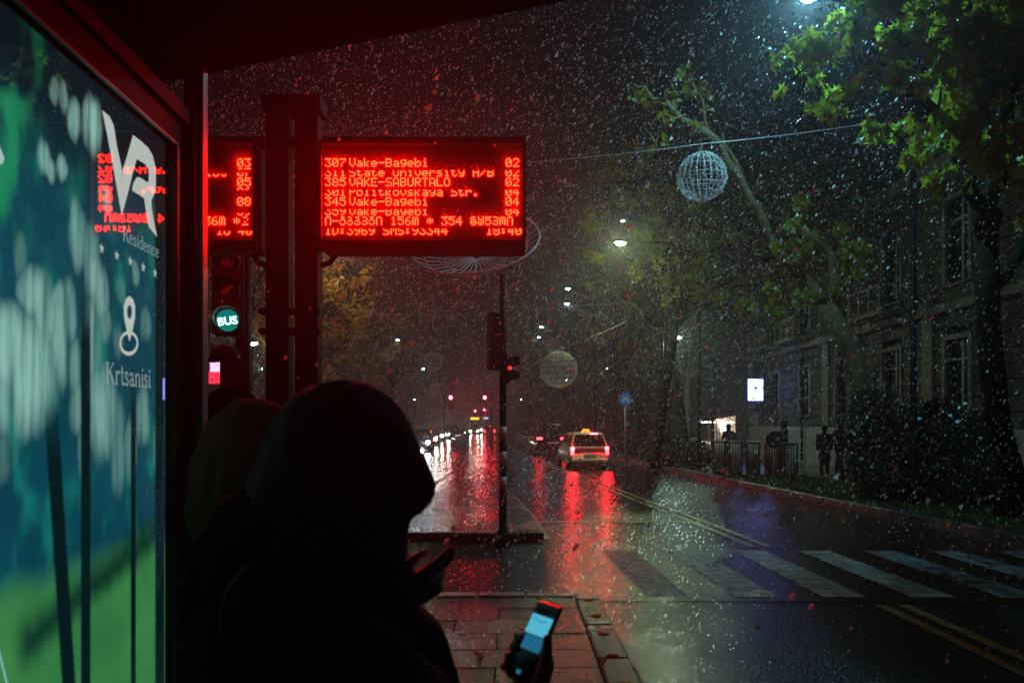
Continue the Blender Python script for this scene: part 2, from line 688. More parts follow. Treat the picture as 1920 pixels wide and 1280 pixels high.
def PP(u, v, off=0.0):
    """light box plane: u runs away from the camera (its depth), v is height, off is towards the road"""
    return (pane_xy(u) + off, u + .032 * off, v)


def on_panel(px, py):
    dx = (px - CX) / F
    Y = (-1.058 + .08) / (dx + .032)
    return (Y, CAM_H + (HY - py) * Y / F)


def pbox(mb, u0, u1, v0, v1, o0, o1):
    vs = [PP(u, v, o) for v in (v0, v1) for u in (u0, u1) for o in (o0, o1)]
    return mb.add(vs, [(0, 2, 3, 1), (4, 5, 7, 6), (0, 1, 5, 4), (2, 6, 7, 3), (0, 4, 6, 2), (1, 3, 7, 5)])


def poster_material():
    m = bpy.data.materials.new('backlit_forest_print')
    m.use_nodes = True
    n, l = m.node_tree.nodes, m.node_tree.links
    n.clear()
    geo = n.new('ShaderNodeNewGeometry')
    sep = n.new('ShaderNodeSeparateXYZ')
    l.new(geo.outputs['Position'], sep.inputs[0])

    def math_(op, a, b=None, c=None):
        k = n.new('ShaderNodeMath')
        k.operation = op
        for i, v in enumerate((a, b, c)):
            if v is None:
                continue
            if isinstance(v, (int, float)):
                k.inputs[i].default_value = v
            else:
                l.new(v, k.inputs[i])
        return k.outputs[0]

    def ramp(v, a, b):
        k = n.new('ShaderNodeMapRange')
        k.interpolation_type = 'SMOOTHSTEP'
        k.inputs['From Min'].default_value = a
        k.inputs['From Max'].default_value = b
        l.new(v, k.inputs['Value'])
        return k.outputs[0]

    def mix(f, a, b):
        k = n.new('ShaderNodeMix')
        k.data_type = 'RGBA'
        l.new(f, k.inputs[0])
        for i, v in ((6, a), (7, b)):
            if isinstance(v, tuple):
                k.inputs[i].default_value = (*v, 1)
            else:
                l.new(v, k.inputs[i])
        return k.outputs[2]

    def noise(sy, sz, det=2, off=0):
        cb = n.new('ShaderNodeCombineXYZ')
        l.new(math_('MULTIPLY', sep.outputs['Y'], sy), cb.inputs[0])
        l.new(math_('MULTIPLY', sep.outputs['Z'], sz), cb.inputs[1])
        cb.inputs[2].default_value = off
        k = n.new('ShaderNodeTexNoise')
        k.inputs['Scale'].default_value = 1
        k.inputs['Detail'].default_value = det
        l.new(cb.outputs[0], k.inputs['Vector'])
        return k.outputs['Fac']

    Y, Z = sep.outputs['Y'], sep.outputs['Z']
    # ground: bright grass, a dark bank across it
    wob = math_('ADD', Z, math_('MULTIPLY', math_('SUBTRACT', noise(3, 3, 2, 3), .5), .16))
    base = mix(noise(5, 3, 3, 1), (.001, .022, .040), (.004, .085, .115))           # deep blue wood
    base = mix(ramp(noise(9, 5, 2, 5), .5, .75), base, (.006, .15, .13))
    base = mix(ramp(Z, 2.35, 2.7), base, (.002, .008, .012))
    grass = mix(noise(3, 4, 2, 9), (.006, .10, .04), (.07, .30, .075))
    base = mix(ramp(wob, 1.60, 1.50), base, grass)
    bank = math_('SUBTRACT', Z, math_('MULTIPLY', math_('SUBTRACT', Y, 1.9), .22))
    bankw = math_('ADD', bank, math_('MULTIPLY', math_('SUBTRACT', noise(14, 3, 3, 2), .5), .06))
    bk = math_('MULTIPLY', math_('MULTIPLY', ramp(bankw, 1.37, 1.45), ramp(bankw, 1.55, 1.45)), .9)
    bk = math_('MULTIPLY', bk, ramp(Y, 1.68, 1.76))
    base = mix(bk, base, (.001, .02, .018))
    # out-of-focus lights between the trees: tall soft blobs
    wy = math_('ADD', Y, math_('MULTIPLY', math_('SUBTRACT', noise(22, 9, 2, 51), .5), .03))
    wz = math_('ADD', Z, math_('MULTIPLY', math_('SUBTRACT', noise(18, 8, 2, 57), .5), .07))
    acc = None
    for (bx_, by_, rx, ry, br) in ((122, 168, 7, 20, .45), (140, 185, 7, 22, .55), (160, 222, 9, 32, .75), (192, 232, 13, 42, .95), (105, 298, 9, 26, .75), (115, 315, 8, 18, .75), (137, 315, 8, 17, .75),
            (215, 372, 10, 25, .45), (165, 440, 11, 50, .55), (190, 470, 12, 40, .5), (85, 548, 20, 38, .85), (105, 590, 17, 60, .75), (35, 655, 40, 70, .95), (78, 695, 36, 90, .95), (60, 745, 46, 60, .7),
            (132, 562, 10, 28, .55), (150, 590, 10, 50, .65), (195, 520, 12, 45, .75), (206, 552, 12, 50, .7), (190, 640, 14, 60, .65), (134, 640, 12, 70, .7), (162, 690, 9, 45, .5), (212, 775, 20, 70, .7),
            (198, 735, 14, 50, .6), (242, 800, 7, 45, .3), (285, 780, 9, 45, .5), (262, 845, 9, 45, .4), (168, 768, 12, 40, .5), (216, 610, 9, 25, .4), (290, 612, 8, 25, .3), (272, 512, 5, 18, .45),
            (245, 545, 6, 22, .25), (240, 850, 10, 60, .35), (60, 480, 9, 30, .25), (100, 700, 20, 60, .5), (30, 850, 20, 40, .2), (310, 830, 6, 40, .25), (240, 640, 7, 22, .25), (178, 840, 8, 50, .35)):
        yc, zc = on_panel(bx_, by_)
        ya, _ = on_panel(bx_ + rx, by_)
        d1 = math_('DIVIDE', math_('SUBTRACT', wy, yc), (ya - yc) * 1.15)
        d2 = math_('DIVIDE', math_('SUBTRACT', wz, zc), ry * yc / F * 1.1)
        q = math_('MULTIPLY', ramp(math_('ADD', math_('MULTIPLY', d1, d1), math_('MULTIPLY', d2, d2)), 2.1, .0), br)
        acc = q if acc is None else math_('MAXIMUM', acc, q)
    acc = math_('MULTIPLY', acc, ramp(noise(34, 3, 3, 63), .18, .62))
    base = mix(acc, base, (.26, .50, .43))
    # green leaves out of focus at the upper left
    gl = math_('MULTIPLY', ramp(noise(8, 4, 2, 41), .48, .66), math_('MULTIPLY', ramp(Y, 1.9, 1.64), ramp(Z, 2.02, 2.3)))
    base = mix(gl, base, (.012, .22, .10))
    # dark stems
    for (yc, w, ztop, lean) in ((1.885, .030, 2.0, .12), (2.005, .024, 2.3, .0), (2.275, .016, 2.1, .0), (2.46, .035, 2.8, 0)):
        d = math_('ABSOLUTE', math_('SUBTRACT', Y, math_('SUBTRACT', yc, math_('MULTIPLY', math_('SUBTRACT', Z, 1.6), lean))))
        st = math_('MULTIPLY', ramp(d, w * 1.25, w * .75), ramp(Z, ztop, ztop - .2))
        base = mix(st, base, (.001, .010, .012))
    e = n.new('ShaderNodeEmission')
    l.new(base, e.inputs[0])
    e.inputs[1].default_value = LUM * 1.25
    o = n.new('ShaderNodeOutputMaterial')
    l.new(e.outputs[0], o.inputs[0])
    m.cycles.emission_sampling = 'NONE'      # a broad dim source: found well enough by bounced rays
    return m


U0, U1, V0, V1 = 1.1, 2.5, .62, 2.772
M_HEADER = mat('dark_header', (.008, .008, .009), .6, 0, .15, 20, .04, 90, spec=.02)
ad = thing('advertising_light_box', 'tall backlit green forest advertising panel in a dark frame beside the shelter post', 'light box')
bx = MB()
pbox(bx, U0 - .08, U1 + .075, .3, V1 + .075, -.16, -.03)
bx.build('cabinet', M_DARK, ad)
for nm, (a, b, c, d) in (('header_frame', (U0 - .08, U1 + .075, V1, V1 + .075)), ('sill_frame', (U0 - .08, U1 + .075, .5, V0)),
                         ('side_frame', (U1, U1 + .075, V0, V1)), ('side_frame', (U0 - .08, U0, V0, V1))):
    mb = MB()
    pbox(mb, a, b, c, d, -.028, .014 if nm == 'header_frame' else .012)
    mb.build(nm, M_FRAME if nm == 'side_frame' else M_HEADER, ad, bevel=.003)
mb = MB()
pbox(mb, U0 - .08, U1 + .085, V1 + .077, V1 + .125, -.10, .03)
mb.build('cap_rail', M_HEADER, ad, bevel=.003)
for k in (0,):
    mb = MB()
    pbox(mb, U0, U1 + .002, V1 - .004, V1 - .001, .004, .016)
    mb.build('edge_gasket', mat('pale_gasket', (.5, .55, .55), .4), ad)
mb = MB()
mb.add([PP(U0, V0, -.026), PP(U1, V0, -.026), PP(U1, V1, -.026), PP(U0, V1, -.026)], [(0, 1, 2, 3)])
poster = mb.build('poster', poster_material(), ad)
for u, v in ((.35, .35), (.35, 1.25)):
    pass
mb = MB()
mb.add([PP(U0, V0, -.004), PP(U1, V0, -.004), PP(U1, V1, -.004), PP(U0, V1, -.004)], [(0, 1, 2, 3)])
mb.build('glass_pane', sheet_glass('light_box_glass', (.97, .99, .98), fres=1.75), ad)
mb = MB()
for u in (1.3, 2.2):
    pbox(MB(), u - .05, u + .05, .1, .3, -.13, -.06).build('foot', M_DARK, ad)

M_PRINT = glow('white_print', (.62, .68, .64), .95)
M_PRINTD = glow('pale_print', (.30, .42, .42), 1.0)


def print_poly(name, pts, m=None, closed=True, parent=None):
    uv = [on_panel(*p) for p in pts]
    return MB().add([PP(u, v, -.0235) for u, v in uv], [tuple(range(len(uv)))]).build(name, m or M_PRINT, parent or poster)


def crop1(pts):
    return [(150 + x / 4.413, 190 + y / 4.413) for x, y in pts]


def spans(name, left, right, m=None):
    """ribbon between two point rows of equal length"""
    L = [on_panel(*p) for p in left]
    Rr = [on_panel(*p) for p in right]
    n_ = len(L)
    vs = [PP(u, v, -.0235) for u, v in L + Rr]
    fs = [(i, i + 1, n_ + i + 1, n_ + i) for i in range(n_ - 1)]
    return MB().add(vs, fs).build(name, m or M_PRINT, poster)


# the V and the R of the emblem
spans('emblem_letter_stroke', crop1([(258, 75), (270, 130), (300, 280), (340, 500), (380, 730), (417, 945)]),
      crop1([(258, 75), (318, 125), (352, 200), (380, 380), (420, 570), (417, 945)]))
spans('emblem_letter_stroke', crop1([(508, 280), (470, 420), (422, 580), (419, 700), (417, 945)]),
      crop1([(590, 345), (540, 470), (505, 600), (470, 750), (417, 945)]))
spans('emblem_letter_stroke', crop1([(508, 280), (560, 325), (628, 380), (668, 450), (688, 540), (692, 620), (692, 740), (655, 826)]),
      crop1([(530, 490), (545, 482), (606, 520), (632, 560), (636, 610), (636, 660), (620, 674), (600, 806)]))
spans('emblem_letter_stroke', crop1([(500, 740), (510, 680), (540, 628), (560, 630)]), crop1([(500, 740), (560, 775), (620, 800), (655, 760)]))
spans('emblem_letter_stroke', crop1([(560, 630), (600, 655), (622, 674), (640, 668)]), crop1([(560, 776), (600, 806), (640, 820), (655, 826)]))
spans('emblem_letter_stroke', crop1([(655, 820), (662, 900), (680, 1010), (704, 1126)]), crop1([(598, 800), (614, 920), (636, 1040), (704, 1126)]))

# serif lettering built from thick stems and hairlines
SERIF = {
    'R': (.62, [([(.10, 0), (.10, .7)], .10), ([(.0, .0), (.22, 0)], .03), ([(.0, .7), (.25, .7)], .03), ([(.1, .69), (.32, .69), (.43, .62), (.43, .48), (.32, .38), (.1, .37)], .06), ([(.27, .37), (.52, .02), (.6, .0)], .085)]),
    'K': (.66, [([(.10, 0), (.10, .7)], .10), ([(.0, .0), (.22, 0)], .03), ([(.0, .7), (.22, .7)], .03), ([(.12, .3), (.5, .68)], .04), ([(.27, .42), (.54, .02)], .09), ([(.42, .7), (.6, .7)], .03), ([(.44, 0), (.64, 0)], .03)]),
    'e': (.46, [([(.06, .26), (.38, .26), (.37, .36), (.30, .44), (.2, .46), (.1, .4), (.05, .28), (.06, .14), (.14, .03), (.25, .0), (.38, .08)], .055)]),
    's': (.37, [([(.3, .36), (.22, .45), (.12, .45), (.06, .36), (.12, .27), (.24, .21), (.3, .12), (.24, .02), (.13, 0), (.05, .08)], .06)]),
    'i': (.26, [([(.13, 0), (.13, .45)], .08), ([(.04, 0), (.23, 0)], .03), ([(.04, .44), (.13, .44)], .03), ([(.13, .58), (.13, .66)], .09)]),
    'd': (.52, [([(.40, 0), (.40, .72)], .08), ([(.32, .71), (.4, .71)], .03), ([(.40, 0), (.5, 0)], .03), ([(.4, .36), (.28, .45), (.14, .42), (.06, .26), (.1, .08), (.2, .0), (.32, .03), (.4, .12)], .055)]),
    'n': (.54, [([(.11, 0), (.11, .45)], .08), ([(.02, 0), (.2, 0)], .03), ([(.02, .44), (.11, .44)], .03), ([(.12, .34), (.22, .45), (.34, .45), (.41, .36)], .05), ([(.41, .38), (.41, 0)], .08), ([(.32, 0), (.5, 0)], .03)]),
    'c': (.43, [([(.36, .34), (.3, .44), (.2, .46), (.1, .4), (.05, .26), (.08, .1), (.17, .0), (.28, .0), (.37, .09)], .055)]),
    'r': (.40, [([(.11, 0), (.11, .45)], .08), ([(.02, 0), (.22, 0)], .03), ([(.02, .44), (.11, .44)], .03), ([(.12, .32), (.2, .43), (.3, .45), (.35, .38)], .06)]),
    't': (.32, [([(.14, .62), (.14, .08), (.2, 0), (.29, .05)], .07), ([(.02, .44), (.28, .44)], .03)]),
    'a': (.46, [([(.08, .34), (.13, .44), (.25, .45), (.32, .36), (.32, .05), (.38, 0), (.44, .04)], .06), ([(.32, .26), (.14, .2), (.06, .1), (.12, .01), (.22, .01), (.32, .1)], .055)]),
}


def ribbon(mb, pts, w, fn):
    P = [Vector((a, b)) for a, b in pts]
    for i in range(len(P) - 1):
        d = P[i + 1] - P[i]
        if d.length < 1e-6:
            continue
        t = d.normalized()
        nrm = Vector((-t.y, t.x)) * w / 2
        e = t * w * .25 if len(P) > 2 else t * 0
        q = [P[i] - e + nrm, P[i] - e - nrm, P[i + 1] + e - nrm, P[i + 1] + e + nrm]
        mb.add([fn(p.x, p.y) for p in q], [(0, 1, 2, 3)])


def serif_text(s, px0, py0, px1, cap_top, m, wide=1.0):
    """each letter its own flat piece of print; runs level from photo pixel (px0, py0) until column px1"""
    u0, v0 = on_panel(px0, py0)
    u1, _ = on_panel(px1, py0)
    _, vt = on_panel(px0, cap_top)
    total = sum(SERIF[c][0] for c in s)
    k = (u1 - u0) / total
    h = (vt - v0) / .7
    x = 0
    for i, c in enumerate(s):
        mb = MB()
        for j, (pts, w) in enumerate(SERIF[c][1]):
            off = -.0235 + .00005 * j
            ribbon(mb, pts, w, lambda a, b: PP(u0 + (x + a) * k, v0 + b * h, off))
        mb.build('letter', m, poster)
        x += SERIF[c][0]


serif_text('Residence', 247, 450, 313, 425, M_PRINTD)
serif_text('Krtsanisi', 216, 718, 298, 679, M_PRINTD)
for (sx, sy, h) in ((208, 466, 11), (235.5, 479, 10.5), (260.5, 490, 10.5), (284, 501, 10.5), (305.5, 512, 10)):
    u, v = on_panel(sx, sy)
    rv = h * u / F
    poly = []
    for k in range(10):
        r = rv * (1 if k % 2 == 0 else .42)
        t = math.pi / 2 + k * math.pi / 5
        poly.append(PP(u + r * math.cos(t) * 1.05, v + r * math.sin(t), -.0235))
    MB().add(poly + [PP(u, v, -.0235)], [(k, (k + 1) % 10, 10) for k in range(10)]).build('star', glow('star_print', (.45, .55, .53), 1.0), poster)


def crop2(pts):
    return [(180 + x / 3.88, 430 + y / 3.88) for x, y in pts]


# map pin with a ring under its tip
outer = [(305, 483), (330, 505), (346, 560), (345, 640), (330, 720), (305, 818), (285, 730), (268, 650), (264, 560), (280, 505)]
inner = [(306, 547), (316, 560), (323, 585), (321, 625), (313, 645), (306, 650), (298, 645), (289, 620), (289, 580), (297, 558)]
spans('map_pin', crop2(outer + outer[:1]), crop2(inner + inner[:1]))
ro, ri = [], []
for k in range(33):
    t = 2 * math.pi * k / 32
    ro.append((301 + 67 * math.cos(t), 828 + 90 * math.sin(t)))
    ri.append((301 + 55 * math.cos(t), 826 + 64 * math.sin(t)))
cut = [i for i in range(33) if not (200 < (math.degrees(2 * math.pi * i / 32)) % 360 < 0)]
spans('pin_ring', crop2(ro), crop2(ri))
# petal at the near edge and a thin pale stroke low down
print_poly('petal', [(-60, 60), (-20, 110), (0, 172), (6, 200), (8, 235), (18, 265), (30, 298), (26, 309), (18, 306), (0, 287), (-30, 260), (-70, 230)], glow('petal_print', (.46, .62, .62), 1))
spans('stroke', [(-8, 1140), (0, 1162), (14, 1205), (33, 1282)], [(-5, 1138), (4, 1160), (18, 1204), (37, 1282)], glow('stroke_print', (.25, .55, .5), 1))

# shelter post and roof
post = MB().box(-1.062, -1.028, 2.585, 2.66, PZ - .01, 3.06)
post = tag(post.build('shelter_post', M_FRAME, bevel=.004), 'slim metal corner post beside the lit advertising panel', 'post')
MB().box(-1.026, -1.004, 2.6, 2.64, PZ, 3.06).build('edge_strip', M_FRAME, post)
mb = MB()
for z in (.4, 1.2, 2.0, 2.72):
    mb.disc((-1.045, 2.583, z), .008, (0, -1, 0), 10, .004)
mb.build('bolt', M_STEEL, post)
roof = thing('shelter_roof', 'dark flat roof of the bus shelter over the waiting people', 'roof')
RZ = 3.062
ed = [(-2.4, 3.2), (-1.6, 2.88), (-.9, 2.6), (-.3, 2.36), (.06, 2.22), (.6, 2.02), (1.3, 1.8)]
MB().prism(ed + [(1.5, 1.3), (1.5, -2.5), (-2.6, -2.5)], RZ, RZ + .09, lambda u, v, t: (u, v, t)).build('slab', mat('matt_black_soffit', (.003, .003, .003), .9, spec=0), roof)
mb = MB()
for i in range(len(ed) - 1):
    mb.tube([(ed[i][0], ed[i][1], RZ + .045), (ed[i + 1][0], ed[i + 1][1], RZ + .045)], .05, 8)
mb.build('edge_trim', MATS['matt_black_soffit'], roof)
for x, y in ((-2.1, -1.8), (1.2, -1.8)):
    MB().box(x - .05, x + .05, y - .05, y + .05, PZ - .01, RZ).build('column', M_BLACK, roof)

# ------------------------------------------------------------------ arrival boards on twin posts
FONT = {}
for line in """0:0E1113151911 0E|1:040C040404040E|2:0E11010204081F|3:1F02040201110E|4:02060A121F0202|5:1F101E0101110E|6:0608101E11110E|7:1F010204080808
8:0E11110E11110E|9:0E11110F01020C|V:11111111110A04|a:00000E010F110F|k:10101214181412|e:00000E111F100E|-:0000001F000000|B:1E11111E11111E|g:000F11110F010E
b:1010161911111E|i:04000C0404040E|S:0F10100E01011E|t:08081C08080906|U:1111111111110E|n:00001619111111|v:00001111110A04|r:00001619101010|s:00000E100E011E
y:000011110F010E|H:1111111F111111|/:00010204081000|A:0E1111111F1111|K:11121418141211|E:1F10101E10101F|R:1E11111E141211|T:1F040404040404|L:1010101010101F
O:0E11111111110E|P:1E11111E101010|o:00000E1111110E|l:0C04040404040E|.:00000000000C0C|I:0E04040404040E|D:1C12111111121C|;:000C0C000C0C00|M:111B1515111111
*:0004150E150400|c:00000E1010110E|\u10d1:0E040E1101110E|\u10d0:0C02020E01110E|\u10d2:0E02020E01110E|\u10d4:0E01010E01110E|\u10d8:0E111111111111|\u10db:0A151515151515
\u10ec:0E100E111F110E|\u10e7:11110F011F110E|\u10dc:1F100E1101110E|\u10d7:0A151515151511""".replace(' ', '').splitlines():
    for item in line.split('|'):
        c, h = item[0], item[2:]
        FONT[c if c != ';' else ':'] = [int(h[i:i + 2], 16) for i in range(0, 14, 2)]

DP = 2.27 * 4.5 / F      # dot pitch of the board
LED_Y = 4.5
M_LED = glow('red_led', (1.0, .0014, .00035), 620.0)
M_LEDBACK = glow('added_back_led', (1.0, .0016, .0004), 260.0)  # for the back lettering, added to cast red light up the street
M_LEDCASE = mat('led_board_case', (.009, .008, .008), .7, 0, .3, 8, .05, 60, spec=.15)
M_LEDFACE = mat('led_board_face', (.035, .012, .012), .65, 0, .2, 200)


def led_bloom_pane():  # added pane whose slight scatter stands in for bloom round the letters
    m = bpy.data.materials.new('bloom_spreading_pane')
    m.use_nodes = True
    n, l = m.node_tree.nodes, m.node_tree.links
    n.clear()
    t = n.new('ShaderNodeBsdfTransparent')
    t.inputs[0].default_value = (.96, .96, .96, 1)
    s = n.new('ShaderNodeBsdfTranslucent')
    s.inputs[0].default_value = (.9, .9, .9, 1)
    mx = n.new('ShaderNodeMixShader')
    mx.inputs[0].default_value = .017
    o = n.new('ShaderNodeOutputMaterial')
    l.new(t.outputs[0], mx.inputs[1])
    l.new(s.outputs[0], mx.inputs[2])
    l.new(mx.outputs[0], o.inputs[0])
    return m


M_BLOOM = led_bloom_pane()


def dots(mb, text, col, row, x_left, z_top, rows=range(7), skip=0.0, back=None):
    for i, c in enumerate(text):
        if c == ' ' or c not in FONT:
            continue
        for r in rows:
            for k in range(5):
                if FONT[c][r] >> (4 - k) & 1:
                    if random.random() < skip:
                        continue
                    x = x_left + (col + i * 6 + k + .5) * DP
                    z = z_top - (row * 8 + r + .5) * DP
                    s = DP * .33
                    y = LED_Y - .003
                    if back is not None:
                        x, y = 2 * back - x, LED_Y + .166
                    mb.add([(x - s, y, z - s), (x + s, y, z - s), (x + s, y, z + s), (x - s, y, z + s)], [(0, 1, 2, 3)])


def board(label, px0, px1, py0, py1, texts, col_right_px):
    t = thing('arrival_board', label, 'led sign', group='led boards on the twin posts')
    a, b = at(px0, py1, LED_Y), at(px1, py0, LED_Y)
    x0, z0, x1, z1 = a.x, a.z, b.x, b.z
    MB().box(x0, x1, LED_Y + .002, LED_Y + .16, z0, z1, bev=.012).build('case', M_LEDCASE, t)
    # raised rim round the face
    mb = MB()
    for (p, q, r, s) in ((x0, x1, z1 - .018, z1 + .004), (x0, x1, z0 - .004, z0 + .05), (x0 - .002, x0 + .014, z0 + .052, z1 - .02), (x1 - .014, x1 + .002, z0 + .052, z1 - .02)):
        mb.box(p, q, LED_Y - .045, LED_Y + .004, r, s)
    mb.build('rim', M_LEDCASE, t)
    MB().add([(x0 + .016, LED_Y - .001, z0 + .054), (x1 - .016, LED_Y - .001, z0 + .054), (x1 - .016, LED_Y - .001, z1 - .02), (x0 + .016, LED_Y - .001, z1 - .02)], [(0, 1, 2, 3)]).build('face', M_LEDFACE, t)
    xl = at(col_right_px, 0, LED_Y).x - 160 * DP
    zt = at(0, 297.5, LED_Y).z
    for (txt, col, row, rows, sk) in texts:
        mb = MB()
        dots(mb, txt, col, row, xl, zt, rows, sk)
        if mb.v:
            mb.build('led_lettering', M_LED, t)
            mb = MB()
            dots(mb, txt, col, row, xl, zt, rows, sk, (x0 + x1) / 2)      # text repeated on the back, added to light the street red
            mb.build('led_lettering', M_LEDBACK, t)
    MB().add([(x0 + .015, LED_Y - .03, z0 + .053), (x1 - .015, LED_Y - .03, z0 + .053), (x1 - .015, LED_Y - .03, z1 - .019), (x0 + .015, LED_Y - .03, z1 - .019)], [(0, 1, 2, 3)]).build('bloom_pane', M_BLOOM, t)  # pane added to spread a red glow over the face
    return t


A7, LOW = range(7), range(2, 7)
board('wide red led arrival board listing bus lines, right of the twin posts', 601, 985, 268, 471, [
    ('307', 0, 0, A7, 0), ('Vake-Bagebi', 20, 0, A7, 0), ('02', 149, 0, A7, 0),
    ('311', 0, 1, LOW, 0), ('State University H/B', 20, 1, LOW, 0), ('02', 149, 1, LOW, 0),
    ('385', 0, 2, A7, 0), ('VAKE-SABURTALO', 20, 2, A7, 0), ('02', 149, 2, A7, 0),
    ('301', 0, 3, LOW, 0), ('Politkovskaya Str.', 20, 3, LOW, 0), ('04', 149, 3, LOW, 0),
    ('345', 0, 4, A7, 0), ('Vake-Bagebi', 20, 4, A7, 0), ('04', 149, 4, A7, 0),
    ('359', 0, 5, LOW, 0), ('Vake-Bagebi', 20, 5, LOW, 0), ('04', 149, 5, LOW, 0),
    ('\u10d8-\u10d1\u10d0\u10d2\u10d4\u10d1\u10d8 156\u10db * 354 \u10ec\u10e7\u10dc\u10d4\u10d7\u10d8', 0, 6, A7, 0),
    ('ID:3969 SMS:93344', 0, 7, LOW, 0), ('18:40', 133, 7, LOW, 0)], 973)
board('red led board mostly dark with minutes column, left of the twin posts', 100, 484, 268, 471, [
    ('03', 149, 0, A7, 0), ('07', 149, 1, range(0, 1), 0), ('07', 149, 1, range(4, 7), 0), ('05', 149, 2, A7, 0), ('06', 149, 3, range(0, 2), 0), ('06', 149, 4, range(0, 2), 0), ('08', 149, 4, A7, 0),
    ('09', 149, 5, range(5, 7), 0), ('ict', 123, 1, range(5, 7), 0), ('t', 119, 1, range(2, 3), 0), ('State', 60, 0, LOW, 0), ('Vake', 60, 3, A7, 0), ('136\u10db *', 116, 6, A7, 0), ('2', 153, 6, range(0, 7, 2), 0), ('18 40', 132, 7, range(4, 7), 0)], 470)

posts = thing('twin_sign_posts', 'pair of dark square posts clamped together carrying the led boards', 'post')
for a, b in ((497, 540), (552, 595)):
    x0, x1 = at(a, 0, LED_Y).x, at(b, 0, LED_Y).x
    MB().box(x0, x1, LED_Y + .0, LED_Y + .13, PZ - .01, at(0, 212, LED_Y).z, bev=.006).build('post', M_DARK, posts)
x0, x1 = at(490, 0, LED_Y).x, at(601, 0, LED_Y).x
for py in (585, 622):
    zz = at(0, py, LED_Y).z
    MB().box(x0, x1, LED_Y - .022, LED_Y - .002, zz - .02, zz + .02, bev=.004).build('clamp_bar', M_BLACK, posts)
    for px in (492, 546, 599):
        MB().disc((at(px, 0, LED_Y).x, LED_Y - .022, zz), .014, (0, -1, 0), 6, .02).build('clamp_nut', M_BLACK, posts)
zt = at(0, 208, LED_Y).z
MB().box(x0, x1, LED_Y - .02, LED_Y + .15, zt, zt + .09, bev=.01).build('cap_box', M_DARK, posts)
MB().box(at(100, 0, LED_Y).x, at(985, 0, LED_Y).x, LED_Y + .135, LED_Y + .2, at(0, 262, LED_Y).z, at(0, 240, LED_Y).z).build('cross_beam', M_DARK, posts)
for sx, e in ((598, 625), (494, 470)):
    p0, p1 = at(sx, 494, LED_Y), at(e, 474, LED_Y)
    MB().tube([p0 + Vector((0, .05, 0)), at((sx + e) / 2 + (4 if e > sx else -4), 489, LED_Y) + Vector((0, .05, 0)), p1 + Vector((0, .05, 0))], .017, 8).build('support_hook', M_BLACK, posts)
pts = [at(488 + 1.6 * math.sin(i * 1.9), 285 + i * 9, LED_Y) + Vector((0, -.01 + .004 * math.cos(i * 1.9), 0)) for i in range(22)]
MB().tube(pts, .010, 7).build('twisted_cable', mat('grey_cable', (.12, .12, .12), .5), posts)

# ------------------------------------------------------------------ signals
def signal_head(t, loc, facing, lit, n_lamps=3, r=.1, strength=30, text=None):
    """black traffic signal housing; facing is an angle about z (0 looks towards -y)"""
    M = Matrix.Translation(Vector(loc)) @ Matrix.Rotation(facing, 4, 'Z')
    pitch = r * 2.55
    h = pitch * n_lamps
    hb = MB().box(-r * 1.28, r * 1.28, 0, .13, -h / 2, h / 2, M=M, bev=.02).build('housing', M_BLACK, t)
    for k in range(n_lamps):
        z = h / 2 - pitch * (k + .5)
        c = M @ Vector((0, -.004, z))
        ax = (M.to_3x3() @ Vector((0, -1, 0)))
        col = lit.get(k)
        if col:
            m = glow('signal_%s' % col[0], col[1], strength)
        else:
            m = mat('dark_lens', (.02, .02, .02), .2)
        MB().tube([c, c + ax * .006, c + ax * .016], [r * .95, r * .9, r * .45], 20).build('lens', m, t)
        # visor: a half tube open below
        vs, fs = [], []
        for i in range(15):
            a = math.radians(-35 + 250 * i / 14)
            cs, sn = math.cos(a), math.sin(a)
            ln = .17 if sn > -.1 else .10
            for rr, yy in ((r * 1.04, 0), (r * 1.10, 0), (r * 1.10, -ln), (r * 1.04, -ln)):
                vs.append(M @ Vector((rr * cs, yy, z + rr * sn)))
        for i in range(14):
            for q in range(4):
                fs.append((i * 4 + q, i * 4 + (q + 1) % 4, i * 4 + 4 + (q + 1) % 4, i * 4 + 4 + q))
        MB().add(vs, fs).build('visor', M_BLACK, t)
    return hb


def flat_text(s, size, place, m, parent, name='lettering'):
    cu = bpy.data.curves.new(name, 'FONT')
    cu.body = s
    cu.size = size
    cu.align_x = 'CENTER'
    cu.align_y = 'CENTER'
    cu.resolution_u = 3
    o = bpy.data.objects.new(name, cu)
    COL.objects.link(o)
    dg = bpy.context.evaluated_depsgraph_get()
    me = bpy.data.meshes.new_from_object(o.evaluated_get(dg))
    bpy.data.objects.remove(o)
    bpy.data.curves.remove(cu)
    me.transform(place)
    me.materials.clear()
    me.materials.append(m)
    r = bpy.data.objects.new(name, me)
    COL.objects.link(r)
    r.parent = parent
    return r


# bus signal on its pole
BS = 6.2
t = thing('bus_signal', 'bus traffic signal with a lit green BUS lens seen past the shelter post', 'traffic light')
c = at(427, 545, BS)
signal_head(t, c, math.radians(14), {2: ('bus_green', (.0, .42, .34))}, 3, .09, .45)
Mx = Matrix.Translation(at(429, 603, BS) + Vector((0, -.03, 0))) @ Matrix.Rotation(math.radians(14), 4, 'Z') @ Matrix.Rotation(math.radians(90), 4, 'X') @ Matrix.Rotation(math.radians(8), 4, 'Z')
flat_text('BUS', .085, Mx, glow('bus_letter', (.35, 1.0, .95), 12), t)
MB().tube([(c.x + .06, BS + .19, PZ), (c.x + .06, BS + .19, c.z + .5)], .06, 12).build('pole', M_BLACK, t)
pc = at(437, 690, BS)
MB().box(pc.x - .11, pc.x + .12, BS, BS + .13, pc.z - .17, pc.z + .17, bev=.02).build('crossing_head', M_BLACK, t)
